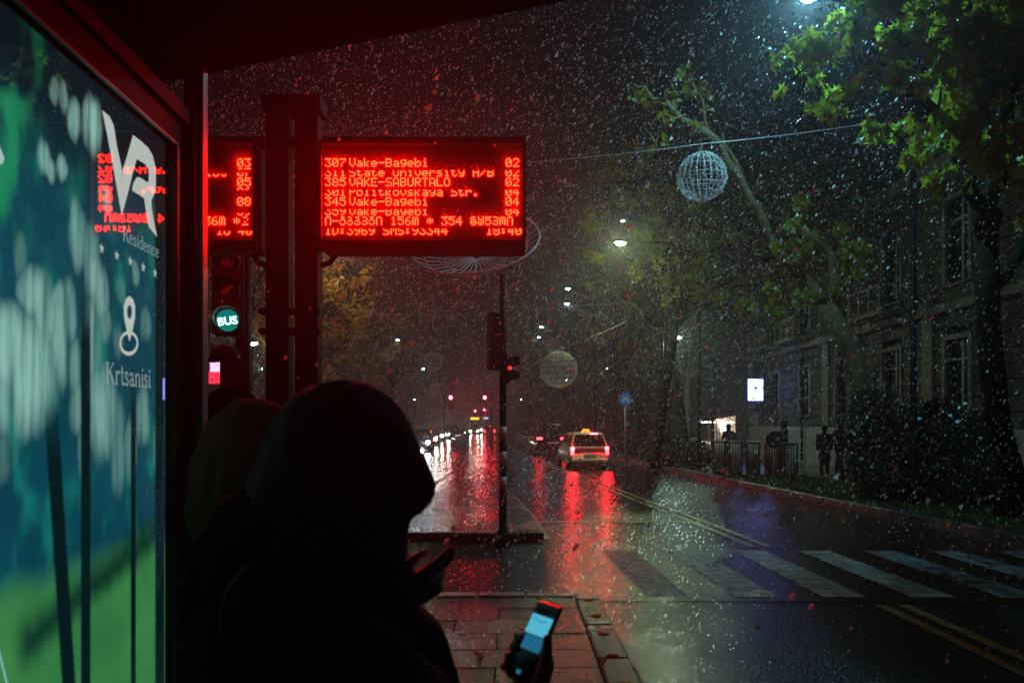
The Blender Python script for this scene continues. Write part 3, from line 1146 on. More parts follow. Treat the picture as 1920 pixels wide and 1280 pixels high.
MB().prism([(-.1, 0), (.1, 0), (.12, -.05), (.08, .05), (0, .085), (-.08, .05), (-.12, -.05)], -.14, .0, lambda u, v, w: (pc.x - .03 + u, BS + w, pc.z + .09 + v)).build('crossing_visor', M_BLACK, t)

# striped pole on the island
SP = 12.8
px_ = at(943, 0, SP).x
t = thing('striped_signal_pole', 'tall pole with black and white bands and crossing signals on the traffic island', 'traffic light')
IZ = .10
ztop = at(0, 515, SP).z
MB().tube([(px_, SP, 1.85), (px_, SP, ztop)], .055, 14).build('pole', M_BLACK, t)
bands = [(at(0, b, SP).z, at(0, a, SP).z) for a, b in ((800, 822), (822, 846), (846, 870), (870, 893), (893, 917), (917, 985))]
for i, (a, b) in enumerate(bands):
    MB().tube([(px_, SP, a), (px_, SP, b)], .059, 16).build('band', M_WHITEPAINT if i % 2 == 0 else M_BLACK, t)
MB().tube([(px_, SP, IZ), (px_, SP, IZ + .02), (px_, SP, IZ + .05), (px_, SP, IZ + .13), (px_, SP, at(0, 985, SP).z + .02)], [.15, .15, .10, .075, .062], 16).build('base', M_BLACK, t)
MB().box(px_ - .03, px_ + .02, SP - .085, SP - .05, at(0, 861, SP).z, at(0, 852, SP).z, bev=.004).build('push_button', M_STEEL, t)
# three-lamp head seen from behind and the side
c = at(932, 640, SP)
Mh = Matrix.Translation((c.x, SP + .02, c.z)) @ Matrix.Rotation(math.radians(200), 4, 'Z')
MB().box(-.12, .15, -.09, .09, -.45, .45, M=Mh, bev=.02).build('housing', M_BLACK, t)
mb = MB()
for k in range(3):
    mb.tube([Mh @ Vector((0, -.09, .29 - .29 * k)), Mh @ Vector((0, -.24, .27 - .29 * k))], [.115, .10], 12)
mb.build('visor', M_BLACK, t)
# small crossing head, seen side on with its red lens just showing
c = at(948, 690, SP)
MB().box(c.x - .08, c.x + .06, SP - .06, SP + .13, c.z - .24, c.z + .22, bev=.015).build('crossing_housing', M_BLACK, t)
for k, dz in enumerate((.10, -.12)):
    MB().prism([(0, -.08), (.17, -.035), (.17, .07), (.14, .09), (0, .085)], -.07, .11, lambda u, v, w: (c.x + .062 + u * .95, SP + w, c.z + dz + v)).build('crossing_visor', M_BLACK, t)
MB().disc((c.x + .066, SP - .066, c.z + .0), .028, (.4, -1, 0), 12, .012).build('red_lens', glow('crossing_red', (1, .01, .02), 4), t)

# distant red signals over the road
def far_signal(label, px, py, Y, mast_dx, strength=300, r=.15):
    t = thing('far_traffic_light', label, 'traffic light', group='red signals down the street')
    c = at(px, py, Y)
    signal_head(t, (c.x, c.y, c.z - r * 2.55), 0, {0: ('far_red', (1, .012, .03))}, 3, r, strength)
    MB().tube([(c.x + mast_dx, Y + .25, 0), (c.x + mast_dx, Y + .25, c.z + .3), (c.x, Y + .2, c.z + .3)], [.08, .07, .05], 10).build('mast', M_BLACK, t)
    return t


far_signal('red traffic signal far down the street, nearer the oncoming headlights', 845, 745, 72, -.6)
far_signal('red traffic signal far down the street, beside the striped pole', 909, 745, 72, .6)
far_signal('tiny red signal beyond the bus with the yellow display', 891, 770, 150, .5, 120, .16)
far_signal('tiny red signal at the hazy end of the street', 908, 768, 165, .7, 120, .16)

# ------------------------------------------------------------------ people
def hand_parts(mb, M, curl=(.3, .3, .35, .4), thumb=.5, s=1.0, side=1):
    """palm and five fingers; M: x along the fingers, y towards the thumb, z out of the back of the hand"""
    def W(x, y, z):
        return M @ Vector((x * s, y * s * side, z * s))
    mb.chain([W(0, .0, 0), W(.045, .012, 0), W(.085, .02, 0)], [.024 * s, .026 * s, .020 * s])
    mb.chain([W(.0, .0, 0), W(.045, -.018, -.002), W(.08, -.024, -.003)], [.022 * s, .022 * s, .017 * s])
    for k, (y0, L, r) in enumerate(((.031, .072, .0092), (.011, .080, .0095), (-.010, .074, .0090), (-.029, .058, .0080))):
        a = curl[k]
        x, z, p = .085 - abs(k - 1) * .005, 0, [W(.085 - abs(k - 1) * .005, y0, 0)]
        th = a * .6
        for f in (.46, .30, .24):
            x += L * f * math.cos(th)
            z -= L * f * math.sin(th)
            p.append(W(x, y0 * 1.08, z))
            th += a * 1.1
        mb.chain(p, [r * s, r * s * .95, r * s * .88, r * s * .78])
    mb.chain([W(.015, .026, -.004), W(.045, .052, -.010 - .02 * thumb), W(.075, .062 - .02 * thumb, -.016 - .03 * thumb), W(.098, .064 - .035 * thumb, -.018 - .035 * thumb)],
             [.017 * s, .0135 * s, .011 * s, .0088 * s])


def face_parts(mb, c, d, s=1.0):
    """head of one piece: skull, jaw, nose, brow, ears; looks along d"""
    c = Vector(c)
    d = Vector(d).normalized()
    side = d.cross(Vector((0, 0, 1))).normalized()
    up = side.cross(d).normalized()

    def W(f, l, u):
        return c + d * f * s + side * l * s + up * u * s
    M = Matrix((side, d, up)).transposed()
    mb.ball(c + up * .02 * s, (.076 * s, .096 * s, .105 * s), 14, 10, M)
    mb.ball(W(.025, 0, -.055), (.058 * s, .068 * s, .068 * s), 12, 8, M)
    mb.capsule(W(.09, 0, .012), W(.112, 0, -.018), .010 * s, .015 * s)
    mb.capsule(W(.086, -.03, .03), W(.086, .03, .03), .014 * s, .014 * s)
    mb.capsule(W(.086, -.018, -.062), W(.086, .018, -.062), .011 * s, .011 * s)
    mb.ball(W(.07, 0, -.10), .022 * s)
    for q in (-1, 1):
        mb.ball(W(-.01, q * .078, -.005), (.012 * s, .02 * s, .032 * s), 8, 6, M)
        mb.ball(W(.083, q * .033, .008), .012 * s)


M_COAT = mat('black_coat', (.013, .015, .017), .85, 0, .3, 20, .25, 120, spec=.02)
M_HOOD = mat('navy_hood', (.06, .08, .095), .9, 0, .3, 30, .3, 160, spec=.1)
M_PANTS = mat('dark_trousers', (.015, .017, .022), .85, 0, .3, 20)

# hooded person with the phone
t = thing('person', 'person in a black hooded coat, head bent, holding a lit phone', 'person')
HX, HYD = -.29, 1.36
ph_c = at(1002, 1203, 1.5)
pa = Vector((.42, .28, .86)).normalized()
pn = Vector((-.66, -.46, .60))
pn = (pn - pa * pn.dot(pa)).normalized()
pw = pa.cross(pn).normalized()
if pw.x < 0:
    pw = -pw


def PH(w, a, n_):
    return ph_c + pw * w + pa * a + pn * n_


b = MB()
face_parts(b, (HX + .03, HYD, 1.815), (.9, .25, -.38), 1.02)
b.chain([(HX, HYD, 1.78), (HX - .04, HYD, 1.66), (HX - .05, HYD, 1.5)], [.06, .065, .10])
b.chain([(HX - .05, HYD - .14, 1.52), (HX - .05, HYD + .14, 1.52)], [.08, .08])
b.chain([(HX - .05, HYD, 1.45), (HX - .04, HYD, 1.2), (HX - .05, HYD, 1.0)], [.13, .12, .135])
for q in (-1, 1):
    b.chain([(HX - .05, HYD + q * .09, .98), (HX - .03, HYD + q * .1, .58), (HX - .06, HYD + q * .1, .2)], [.085, .06, .045])
    b.chain([(HX - .07, HYD + q * .1, .17), (HX + .09, HYD + q * .11, .16)], [.04, .033])
# arm with the phone
wr = PH(.012, -.115, -.028)
el = Vector((-.13, 1.50, 1.24))
b.chain([(HX + .02, HYD + .13, 1.53), el, wr], [.055, .045, .028])
b.chain([wr, PH(.02, -.07, -.026), PH(.018, -.03, -.027)], [.027, .026, .022])
b.chain([wr, PH(-.01, -.07, -.026), PH(-.008, -.03, -.026)], [.024, .024, .020])
for k in range(4):
    a = -.062 + .021 * k
    w0 = .0
    b.chain([PH(w0, a + .006, -.024), PH(-.036, a + .002, -.020), PH(-.0475, a, -.004), PH(-.041, a - .002, .0135)], [.0105, .0098, .009, .0078])
b.chain([PH(.025, -.085, -.02), PH(.05, -.055, -.008), PH(.0505, -.018, .002), PH(.044, .014, .011)], [.018, .0145, .0115, .0092])
# other hand at the chest
Hm = Matrix((Vector((.86, .12, .50)).normalized(), Vector((-.38, -.45, .80)).normalized(), Vector((.28, -.88, -.38)).normalized())).transposed().to_4x4()
hp = at(790, 1118, 1.36)
Hm.translation = hp + Vector((-.042, .02, -.012))
hand_parts(b, Hm, (.22, .35, .95, 1.1), .35, .80)
b.chain([(HX + .04, HYD - .13, 1.52), (HX + .02, HYD - .06, 1.3), Hm.translation], [.055, .045, .026])
melt(b, 'body', M_SKIN, t, .0042, 3)
# coat: torso, sleeves, skirt of the coat
b = MB()
b.chain([(HX - .06, HYD, 1.60), (HX - .075, HYD, 1.48), (HX - .06, HYD, 1.25), (HX - .05, HYD, 1.0), (HX - .05, HYD, .72)], [.155, .185, .18, .19, .20], 18)
b.chain([(HX - .08, HYD - .16, 1.555), (HX - .06, HYD + .16, 1.555)], [.105, .105], 14)
b.chain([(HX - .02, HYD, 1.70), (HX - .01, HYD, 1.60)], [.115, .13], 14)
b.chain([(HX - .13, HYD, 1.70), (HX - .15, HYD, 1.6)], [.10, .13], 14)
b.chain([(HX + .02, HYD + .13, 1.52), (HX + .08, HYD + .14, 1.46), el, wr + (el - wr) * .45], [.095, .092, .075, .048], 14)
b.chain([(HX + .05, HYD - .14, 1.51), (HX + .10, HYD - .02, 1.42), (HX + .12, HYD + .03, 1.40)], [.095, .082, .08], 14)
b.chain([(HX + .05, HYD - .10, 1.5), (HX + .075, HYD - .03, 1.565), Hm.translation - (Hm.to_3x3() @ Vector((.012, 0, 0)))], [.08, .055, .043], 14)
rumple(melt(b, 'coat', M_COAT, t, .009, 4), .009, .075)
# hood: domed shell with a forward brim and drape behind
b = MB()
b.ball((HX + .002, HYD, 1.838), (.128, .122, .134), 20, 14)
b.chain([(HX - .02, HYD, 1.83), (HX - .065, HYD, 1.77), (HX - .11, HYD, 1.68)], [.115, .095, .075], 16)
b.chain([(HX + .02, HYD, 1.82), (HX + .075, HYD + .01, 1.80), (HX + .118, HYD + .01, 1.788)], [.112, .075, .042], 16)
b.chain([(HX + .012, HYD, 1.78), (HX + .0, HYD, 1.66)], [.105, .105], 16)
rumple(melt(b, 'hood', M_HOOD, t, .007, 5), .006, .06, 3)
mb = MB()
mb.chain([(HX - .155, HYD, 1.795), (HX - .175, HYD - .005, 1.77)], [.014, .012])
mb.build('hood_toggle', M_HOOD, t)
mb = MB()
sp = [at(470, 1062, 1.17), at(446, 1085, 1.15), at(428, 1115, 1.13), at(418, 1150, 1.12), at(418, 1190, 1.115), at(426, 1235, 1.115), at(440, 1285, 1.12), at(455, 1340, 1.13)]
mb.tube(sp, .0055, 8)
mb.build('coat_piping', mat('pale_blue_piping', (.10, .19, .23), .6), t)
for q in (-1, 1):
    b = MB()
    b.chain([(HX - .05, HYD + q * .09, .95), (HX - .03, HYD + q * .1, .58), (HX - .06, HYD + q * .1, .24)], [.1, .078, .062])
    b.build('trouser_leg', M_PANTS, t)
    b = MB()
    b.chain([(HX - .08, HYD + q * .1, .175), (HX + .02, HYD + q * .105, .172), (HX + .11, HYD + q * .11, .162)], [.045, .045, .034])
    b.build('shoe', M_RUBBER, t)
# nail catching the red light
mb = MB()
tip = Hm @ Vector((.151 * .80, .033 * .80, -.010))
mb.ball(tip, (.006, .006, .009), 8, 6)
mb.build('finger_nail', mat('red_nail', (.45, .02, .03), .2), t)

# the phone (held, so a thing of its own)
t = thing('phone', 'dark smartphone with a glowing blue screen in the hooded person\'s hand', 'phone')
Mp = Matrix((pw, pa, pn)).transposed().to_4x4()
Mp.translation = ph_c
MB().box(-.037, .037, -.078, .078, -.0045, .0045, M=Mp, bev=.004).build('case', mat('phone_case', (.02, .014, .016), .3), t)
scr = MB().add([Mp @ Vector(p) for p in ((-.033, -.072, .0052), (.033, -.072, .0052), (.033, .066, .0052), (-.033, .066, .0052))], [(0, 1, 2, 3)]).build('screen', mat('screen_off_glass', (.004, .005, .008), .08), t)
M_S1, M_S2 = glow('screen_bright', (.10, .55, .75), .9), glow('screen_mid', (.02, .17, .32), .8)
for (x0, x1, y0, y1, m) in ((-.032, .032, .012, .050, M_S1), (-.026, .032, -.018, .010, M_S2), (-.008, .006, -.064, -.056, M_S2)):
    MB().add([Mp @ Vector(p) for p in ((x0, y0, .0058), (x1, y0, .0058), (x1, y1, .0058), (x0, y1, .0058))], [(0, 1, 2, 3)]).build('lit_area', m, scr)
mb = MB()
for (u, v) in ((-.016, .041), (.0, .038), (.012, .041)):
    mb.add([Mp @ Vector(p) for p in ((u - .007, v - .001, .0061), (u + .006, v - .001, .0061), (u + .006, v + .001, .0061), (u - .007, v + .001, .0061))], [(0, 1, 2, 3)])
mb.build('screen_text', M_S2, scr)


def walker(name, label, loc, rz, h, coat, trousers, stride=.15, arm=(.1, .1), hair=M_HAIR, hood=None, group=None, long_coat=False, look=(0, 1, -.1), voxel=.02, bag=None, elbow=0.0):
    """standing or walking person; local +y is the way they face"""
    t = thing(name, label, 'person', loc, rz, group)
    s = h / 1.75
    P = lambda x, y, z: (x * s, y * s, z * s)
    def limbs(b, grow=0.0, top=True, legs=True):
        if legs:
            for q in (-1, 1):
                st = stride * q
                b.chain([P(q * .09, 0, .90), P(q * .095, st * .7 + .03, .50), P(q * .09, st, .09)], [(.085 + grow) * s, (.058 + grow) * s, (.042 + grow) * s])
        if top:
            b.chain([P(0, 0, .95), P(0, .0, 1.15), P(0, .0, 1.36)], [(.135 + grow) * s, (.12 + grow) * s, (.14 + grow) * s])
            b.chain([P(-.15, 0, 1.40), P(.15, 0, 1.40)], [(.06 + grow) * s] * 2)
    def arms(b, grow, hands):
        for q in (-1, 1):
            a = arm[0 if q < 0 else 1]
            e = P(q * (.23 + elbow), a * .3 - .03, 1.13)
            w = P(q * (.21 - elbow * 1.2), a, .90 + abs(a) * .45)
            b.chain([P(q * .19, 0, 1.40), e, w], [(.055 + grow) * s, (.043 + grow) * s, (.033 + grow) * s])
            if hands:
                d = (Vector(w) - Vector(e)).normalized()
                x = d
                y = Vector((0, 1, 0)) - d * d.y
                y.normalize()
                Mh_ = Matrix((x, y, x.cross(y))).transposed().to_4x4()
                Mh_.translation = Vector(w)
                hand_parts(b, Mh_, s=s * .95)
    b = MB()
    limbs(b)
    arms(b, 0, True)
    b.chain([P(0, 0, 1.40), P(0, .01, 1.52)], [.06 * s, .055 * s])
    face_parts(b, P(0, .02, 1.62), look, s)
    for q in (-1, 1):
        b.chain([P(q * .09, stride * q - .04, .045), P(q * .095, stride * q + .15, .035)], [.045 * s, .035 * s])
    melt(b, 'body', M_SKIN, t, voxel * .7, 2)
    b = MB()
    limbs(b, .022, True, False)
    arms(b, .02, False)
    if long_coat:
        b.chain([P(0, 0, 1.0), P(0, 0, .62)], [.165 * s, .20 * s], 14)
    b.chain([P(0, -.01, 1.43), P(0, 0, 1.48)], [.085 * s, .08 * s])
    rumple(melt(b, 'jacket', coat, t, voxel, 3), .008, .08, loc[0])
    for q in (-1, 1):
        st = stride * q
        b = MB()
        b.chain([P(q * .09, 0, .93), P(q * .095, st * .7 + .03, .50), P(q * .09, st, .13)], [.105 * s, .075 * s, .06 * s])
        b.build('trouser_leg', trousers, t)
        b = MB()
        b.chain([P(q * .09, st - .05, .05), P(q * .095, st + .16, .038)], [.052 * s, .042 * s])
        b.build('shoe', M_RUBBER, t)
    b = MB()
    if hood is not None:
        b.ball(P(0, -.012, 1.635), (.135 * s, .15 * s, .155 * s), 18, 12)
        b.chain([P(0, -.05, 1.6), P(0, -.07, 1.46)], [.13 * s, .13 * s], 14)
        rumple(melt(b, 'hood', hood, t, .010, 3), .010, .055, 1)
    else:
        b.ball(P(0, -.008, 1.655), (.100 * s, .118 * s, .116 * s), 18, 12)
        b.ball(P(0, -.035, 1.60), (.082 * s, .075 * s, .085 * s), 14, 8)
        rumple(melt(b, 'hair', hair, t, .008, 2), .006, .03, 2)
    if bag:
        b = MB()
        b.box(-.17 * s, .17 * s, -.32 * s, -.155 * s, 1.0 * s, 1.42 * s, bev=.05)
        b.build('backpack', bag, t)
    return t


M_KHAKI = mat('khaki_quilted_hood', (.055, .046, .026), .9, 0, .35, 18, .5, 40, spec=0)
walker('person', 'person with a quilted khaki hood up, standing just past the shelter post', (at(488, 0, 2.45).x, 2.42, PZ), math.radians(-62), 1.80, M_KHAKI, M_PANTS, .03, (.12, .12), hood=M_KHAKI, voxel=.018)
walker('person', 'dark haired person in black standing beyond the khaki hood', (at(437, 0, 3.15).x, 3.15, PZ), math.radians(-50), 1.89, M_COAT, M_PANTS, .02, (.1, .1), voxel=.018)

# ------------------------------------------------------------------ street lamps
M_LAMPC = glow('cool_lamp_lens', (.30, .80, 1.0), 1150)
M_LAMPW = glow('warm_lamp_lens', (.80, 1.0, .50), 1150)
M_LAMPF = glow('far_lamp_lens', (.46, .86, 1.0), 260)


def street_lamp(label, head, base_x, base_y, lens, group=None, size=1.0, base_z=.125):
    t = thing('street_lamp', label, 'street lamp', group=group)
    hx, hy, hz = head
    d = Vector((base_x - hx, base_y - hy, 0))
    u = d.normalized() if d.length > .01 else Vector((1, 0, 0))
    MB().tube([(base_x, base_y, base_z), (base_x, base_y, base_z + .6), (base_x, base_y, hz - 1.0)], [.11, .085, .06], 12).build('pole', M_BLACK, t)
    MB().tube([(base_x, base_y, hz - 1.02), Vector((base_x, base_y, hz - .3)) - u * d.length * .12, Vector((base_x, base_y, hz + .04)) - u * d.length * .4, Vector((hx, hy, hz + .07)) + u * .3], [.06, .05, .042, .036], 10).build('arm', M_BLACK, t)
    side = Vector((-u.y, u.x, 0))
    M = Matrix((u, side, Vector((0, 0, 1)))).transposed().to_4x4()
    M.translation = Vector(head)
    hd = MB().box(-.36 * size, .36 * size, -.15 * size, .15 * size, .008, .10 * size, M=M, bev=.03).build('head', M_DARK, t)
    w, l_ = .085 * size, .20 * size
    vs, fs = [], []
    for i, (f, z) in enumerate(((1, .004), (.94, -.03), (.72, -.065), (.38, -.085), (.05, -.09))):
        for k in range(12):
            q = 2 * math.pi * k / 12
            vs.append(M @ Vector((l_ * f * math.cos(q), w * 1.25 * f * math.sin(q), z * size)))
    for i in range(4):
        for k in range(12):
            j = (k + 1) % 12
            fs.append((i * 12 + k, i * 12 + 12 + k, i * 12 + 12 + j, i * 12 + j))
    fs.append(tuple(range(48, 60)))
    MB().add(vs, fs, True).build('lens', lens, hd)
    return t


street_lamp('tall dark lamp post before the bushes, its white head at the picture top', at(1512, -7, 14.2), 8.62, 17.2, M_LAMPC)
street_lamp('street lamp with a warm yellow glow hanging over the road', at(1163, 455, 31), 7.35, 31.4, M_LAMPW)
street_lamp('white street lamp just above and beyond the yellow one', at(1168, 414, 37), 7.0, 37.3, M_LAMPF, 'far street lamps', .45)
street_lamp('street lamp above the crossed wires, second beyond the yellow one', at(1065, 541, 46), 6.0, 46.3, M_LAMPF, 'far street lamps', .6)
street_lamp('street lamp close above the junction of the crossed wires', at(1063, 569, 52), 5.4, 52.3, M_LAMPF, 'far street lamps', .7)
street_lamp('distant street lamp above the hanging wire globe near the striped pole', at(1015, 613, 64), 4.9, 64.3, M_LAMPF, 'far street lamps', .6)
street_lamp('faint distant street lamp left of the wire globe', at(1010, 632, 76), 3.6, 76.3, M_LAMPF, 'far street lamps', .6)
street_lamp('small lamp over bare twigs above the white lit sign', at(1272, 632, 38), 9.6, 38.3, glow('side_lamp_lens', (.62, 1.0, .80), 1150), 'far street lamps', .7)
street_lamp('small lamp among yellow leaves right of the wire globe', at(1137, 690, 58), 8.2, 58.3, M_LAMPF, 'far street lamps', .45)
street_lamp('lamp seen through the wire globe', at(1063, 712, 95), 7.8, 95.3, M_LAMPF, 'far street lamps', .6)
street_lamp('bright lamp between the green bus signal and the twin posts', at(475, 643, 30), -11.9, 30.3, glow('left_lamp_lens', (1.0, .95, .62), 300), None, .8)
street_lamp('street lamp behind the led board lighting the yellow tree', at(640, 452, 33), -11.9, 33.3, glow('golden_lamp_lens', (1.0, .88, .45), 480))
street_lamp('small lamp beside the yellow sprig and small wire globe', at(745, 637, 62), -15.2, 62.3, M_LAMPF, 'far street lamps', .6)
street_lamp('faint lamp below the dim wire globe on the tree side', at(794, 691, 90), -17.0, 90.3, M_LAMPF, 'far street lamps', .6)
street_lamp('faint lamp low above the oncoming headlights', at(777, 749, 120), -19.0, 120.3, M_LAMPF, 'far street lamps', .6)
street_lamp('distant lamp low beside the striped pole', at(978, 748, 130), 1.2, 130.3, M_LAMPF, 'far street lamps', .6)

# ------------------------------------------------------------------ vehicles
def vehicle(label, rear, heading, kind, paint, tail=0.0, head=0.0, taxi=False, cat='car', group=None, W=1.7, H=1.48, L=4.4, headcol=(1, .93, .8)):
    """local +y is forward; origin on the road under the middle of the car"""
    t = thing('car', label, cat, (0, 0, 0), heading, group)
    fw = Vector((-math.sin(heading), math.cos(heading), 0))
    t.location = Vector(rear) + fw * (L / 2)
    hw = W / 2
    belt = H * .62
    suv = kind == 'suv'
    st = [(-L / 2, hw * .86, .42, belt * .93), (-L / 2 + .07, hw * .95, .30, belt * .985), (-L / 2 + .5, hw * .995, .22, belt), (0, hw, .2, belt * .985),
          (L * .22, hw * .99, .21, belt * .96), (L / 2 - .55, hw * .95, .24, belt * .84), (L / 2 - .12, hw * .86, .28, belt * .68), (L / 2, hw * .70, .36, belt * .58)]
    vs, fs = [], []
    for (y, w, zb, zt) in st:
        zm = zb + (zt - zb) * .45
        sec = [(-w * .8, zb), (-w * .97, zb + .07), (-w, zm), (-w * .975, zt - .10), (-w * .90, zt), (w * .90, zt), (w * .975, zt - .10), (w, zm), (w * .97, zb + .07), (w * .8, zb)]
        vs += [(x, y, z) for x, z in sec]
    n = 10
    for i in range(len(st) - 1):
        for k in range(n):
            j = (k + 1) % n
            fs.append((i * n + k, i * n + j, (i + 1) * n + j, (i + 1) * n + k))
    fs.append(tuple(range(n)))
    fs.append(tuple(range(len(st) * n - 1, (len(st) - 1) * n - 1, -1)))
    MB().add(vs, [tuple(reversed(f)) for f in fs], True).build('body', paint, t)
    # cabin: base ring at the belt, roof ring above
    yr0, yr1 = -L / 2 + .10, -L / 2 + (.32 if kind in ('wagon', 'suv') else .95)
    if kind == 'sedan':
        yr0 = -L / 2 + .55
    yf1, yf0 = L * .08, L * .27
    zr = H
    base = [(-hw * .9, yr0, belt - .02), (hw * .9, yr0, belt - .02), (hw * .9, yf0, belt * .97), (-hw * .9, yf0, belt * .97)]
    mid = [(-hw * .72, yr1 - .03, zr - .07), (hw * .72, yr1 - .03, zr - .07), (hw * .72, yf1 + .06, zr - .07), (-hw * .72, yf1 + .06, zr - .07)]
    top = [(-hw * .60, yr1 + .10, zr), (hw * .60, yr1 + .10, zr), (hw * .60, yf1 - .15, zr - .005), (-hw * .60, yf1 - .15, zr - .005)]
    vs = base + mid + top
    fs = [(i, (i + 1) % 4, 4 + (i + 1) % 4, 4 + i) for i in range(4)] + [(4 + i, 4 + (i + 1) % 4, 8 + (i + 1) % 4, 8 + i) for i in range(4)] + [(8, 9, 10, 11)]
    MB().add(vs, fs).build('cabin', paint, t, bevel=.03)

    def glass(name, q, inset=.07, lift=.012):
        q = [Vector(p) for p in q]
        c = sum(q, Vector()) / 4
        nn = (q[1] - q[0]).cross(q[3] - q[0]).normalized()
        q = [p + (c - p).normalized() * min(inset, (c - p).length * .3) + nn * lift for p in q]
        MB().add(q, [(0, 1, 2, 3)]).build(name, M_GLASSD, t)
    b_, m_ = [Vector(p) for p in base], [Vector(p) for p in mid]
    glass('rear_window', (b_[0], b_[1], m_[1], m_[0]))
    glass('windscreen', (b_[2], b_[3], m_[3], m_[2]))
    for (i, j) in ((1, 2), (3, 0)):
        h1, h2 = (b_[i] + b_[j]) / 2, (m_[i] + m_[j]) / 2
        glass('side_window', (b_[i], h1, h2, m_[i]))
        glass('side_window', (h1, b_[j], m_[j], h2))
    # wheels
    for x in (-1, 1):
        for yy in (-L * .31, L * .31):
            w = MB().tube([(x * (hw - .21), yy, .31), (x * (hw - .19), yy, .31), (x * (hw - .03), yy, .31), (x * (hw - .005), yy, .31)], [.25, .315, .315, .28], 20).build('wheel', M_RUBBER, t)
            MB().tube([(x * (hw - .01), yy, .31), (x * (hw + .004), yy, .31)], [.2, .18], 14).build('rim', M_STEEL, w)
    yb = -L / 2
    mt = glow('tail_lamp_%d' % tail, (1, .012, .02), tail) if tail else mat('tail_lens_off', (.25, .01, .01), .25)
    for x in (-1, 1):
        if kind == 'suv':
            MB().box(x * hw * .72 - .17, x * hw * .72 + .17, yb - .012, yb + .06, belt - .22, belt - .08, bev=.02).build('tail_light', mt, t)
        else:
            MB().box(x * hw * .83 - .075, x * hw * .83 + .075, yb - .014, yb + .09, belt - .36, belt - .02, bev=.03).build('tail_light', mat('tail_lens_red', (.35, .01, .015), .2, emit=(1, .01, .015), estr=tail * .25), t)
            MB().ball((x * hw * .83, yb - .012, belt - .09), (.065, .02, .06)).build('brake_bulb', mt, t)
    if tail and kind != 'suv':
        MB().box(-.16 + .2, .16 + .2, yr1 - .02, yr1 + .06, zr - .075, zr - .045).build('high_brake_light', mt, t)
    MB().box(-.26, .26, yb - .016, yb + .01, belt - .46, belt - .34, bev=.006).build('number_plate', mat('plate_white', (.6, .6, .58), .4), t)
    MB().box(-hw * .88, hw * .88, yb - .03, yb + .12, .30, .44, bev=.03).build('bumper', paint if kind == 'wagon' else M_DARK, t)
    yf = L / 2
    if head:
        mh = glow('head_lamp_%d_%d' % (head, int(headcol[2] * 100)), headcol, head)
        for x in (-1, 1):
            MB().tube([(x * hw * .66, yf - .12, .64), (x * hw * .66, yf + .01, .64), (x * hw * .66, yf + .035, .64)], [.12, .11, .05], 12).build('headlight', mh, t)
    else:
        for x in (-1, 1):
            MB().box(x * hw * .66 - .15, x * hw * .66 + .15, yf - .16, yf - .02, .57, .70, bev=.03).build('headlight', mat('clear_lens', (.3, .3, .3), .15), t)
    for x in (-1, 1):
        MB().box(x * (hw + .08) - .08, x * (hw + .08) + .08, L * .2 - .05, L * .2 + .05, belt + .0, belt + .13, bev=.03).build('mirror', paint, t)
    if taxi:
        MB().prism([(-.2, 0), (.2, 0), (.10, .13), (-.10, .13)], -.07, .07, lambda u, v, w: (u - .02, yr1 + .55 + w, zr - .005 + v)).build('taxi_light', glow('taxi_amber', (1.0, .13, .008), 7), t)
    return t


M_PSILVER = mat('pale_car_paint', (.78, .76, .76), .35, .0, .1, 6, coat=.6)
M_PBLACK = mat('black_car_paint', (.012, .012, .014), .2, .1, .1, 6, coat=.8)
M_PGREY = mat('grey_car_paint', (.12, .12, .13), .25, .3, .1, 6, coat=.7)
HD = math.radians(4.6)
vehicle('white estate taxi with amber roof light braking in the right lane', (at(1106, 0, 33).x, 33, 0), HD, 'wagon', M_PSILVER, tail=240, taxi=True, W=1.72, H=1.52)
vehicle('black off-roader with wide red tail lights ahead of the white taxi', (at(1034, 0, 47).x, 47, 0), HD, 'suv', M_PBLACK, tail=40, W=1.95, H=1.85, L=4.8, headcol=(1, .95, .85))
far = [(779, 52, 130, (.75, .86, 1.0), 'first oncoming car beside the hood, bluish headlights dazzling', 'sedan'),
       (799, 66, 110, (1, .92, .74), 'second oncoming car with warm dazzling headlights', 'sedan'),
       (814, 80, 110, (1, .93, .8), 'third oncoming car in the headlight queue', 'sedan'),
       (828, 92, 110, (1, .97, .92), 'fourth oncoming car in the headlight queue', 'suv'),
       (838, 104, 110, (.9, .97, 1.0), 'fifth oncoming car near the dark parked one', 'sedan')]
for (px, Y, s, colr, lab, kd) in far:
    vehicle(lab, (at(px, 0, Y).x, Y + 4.3, 0), math.pi + math.radians(3.2), kd, M_PGREY, head=s, headcol=colr, group='oncoming cars with headlights on', H=1.5 if kd == 'sedan' else 1.75)
vehicle('dark car at the end of the headlight queue, lamps off', (at(853, 0, 92).x, 92 + 4.4, 0), math.pi, 'suv', M_PBLACK, head=0, H=1.8, W=1.85)
vehicle('far car with pale headlights below the yellow bus display', (at(889, 0, 128).x, 132, 0), math.pi, 'sedan', M_PGREY, head=140, headcol=(1, .92, .8), group='oncoming cars with headlights on')
vehicle('far car with two red tail lights beyond the striped pole', (at(918, 0, 118).x, 118, 0), math.radians(2), 'sedan', M_PGREY, tail=40)

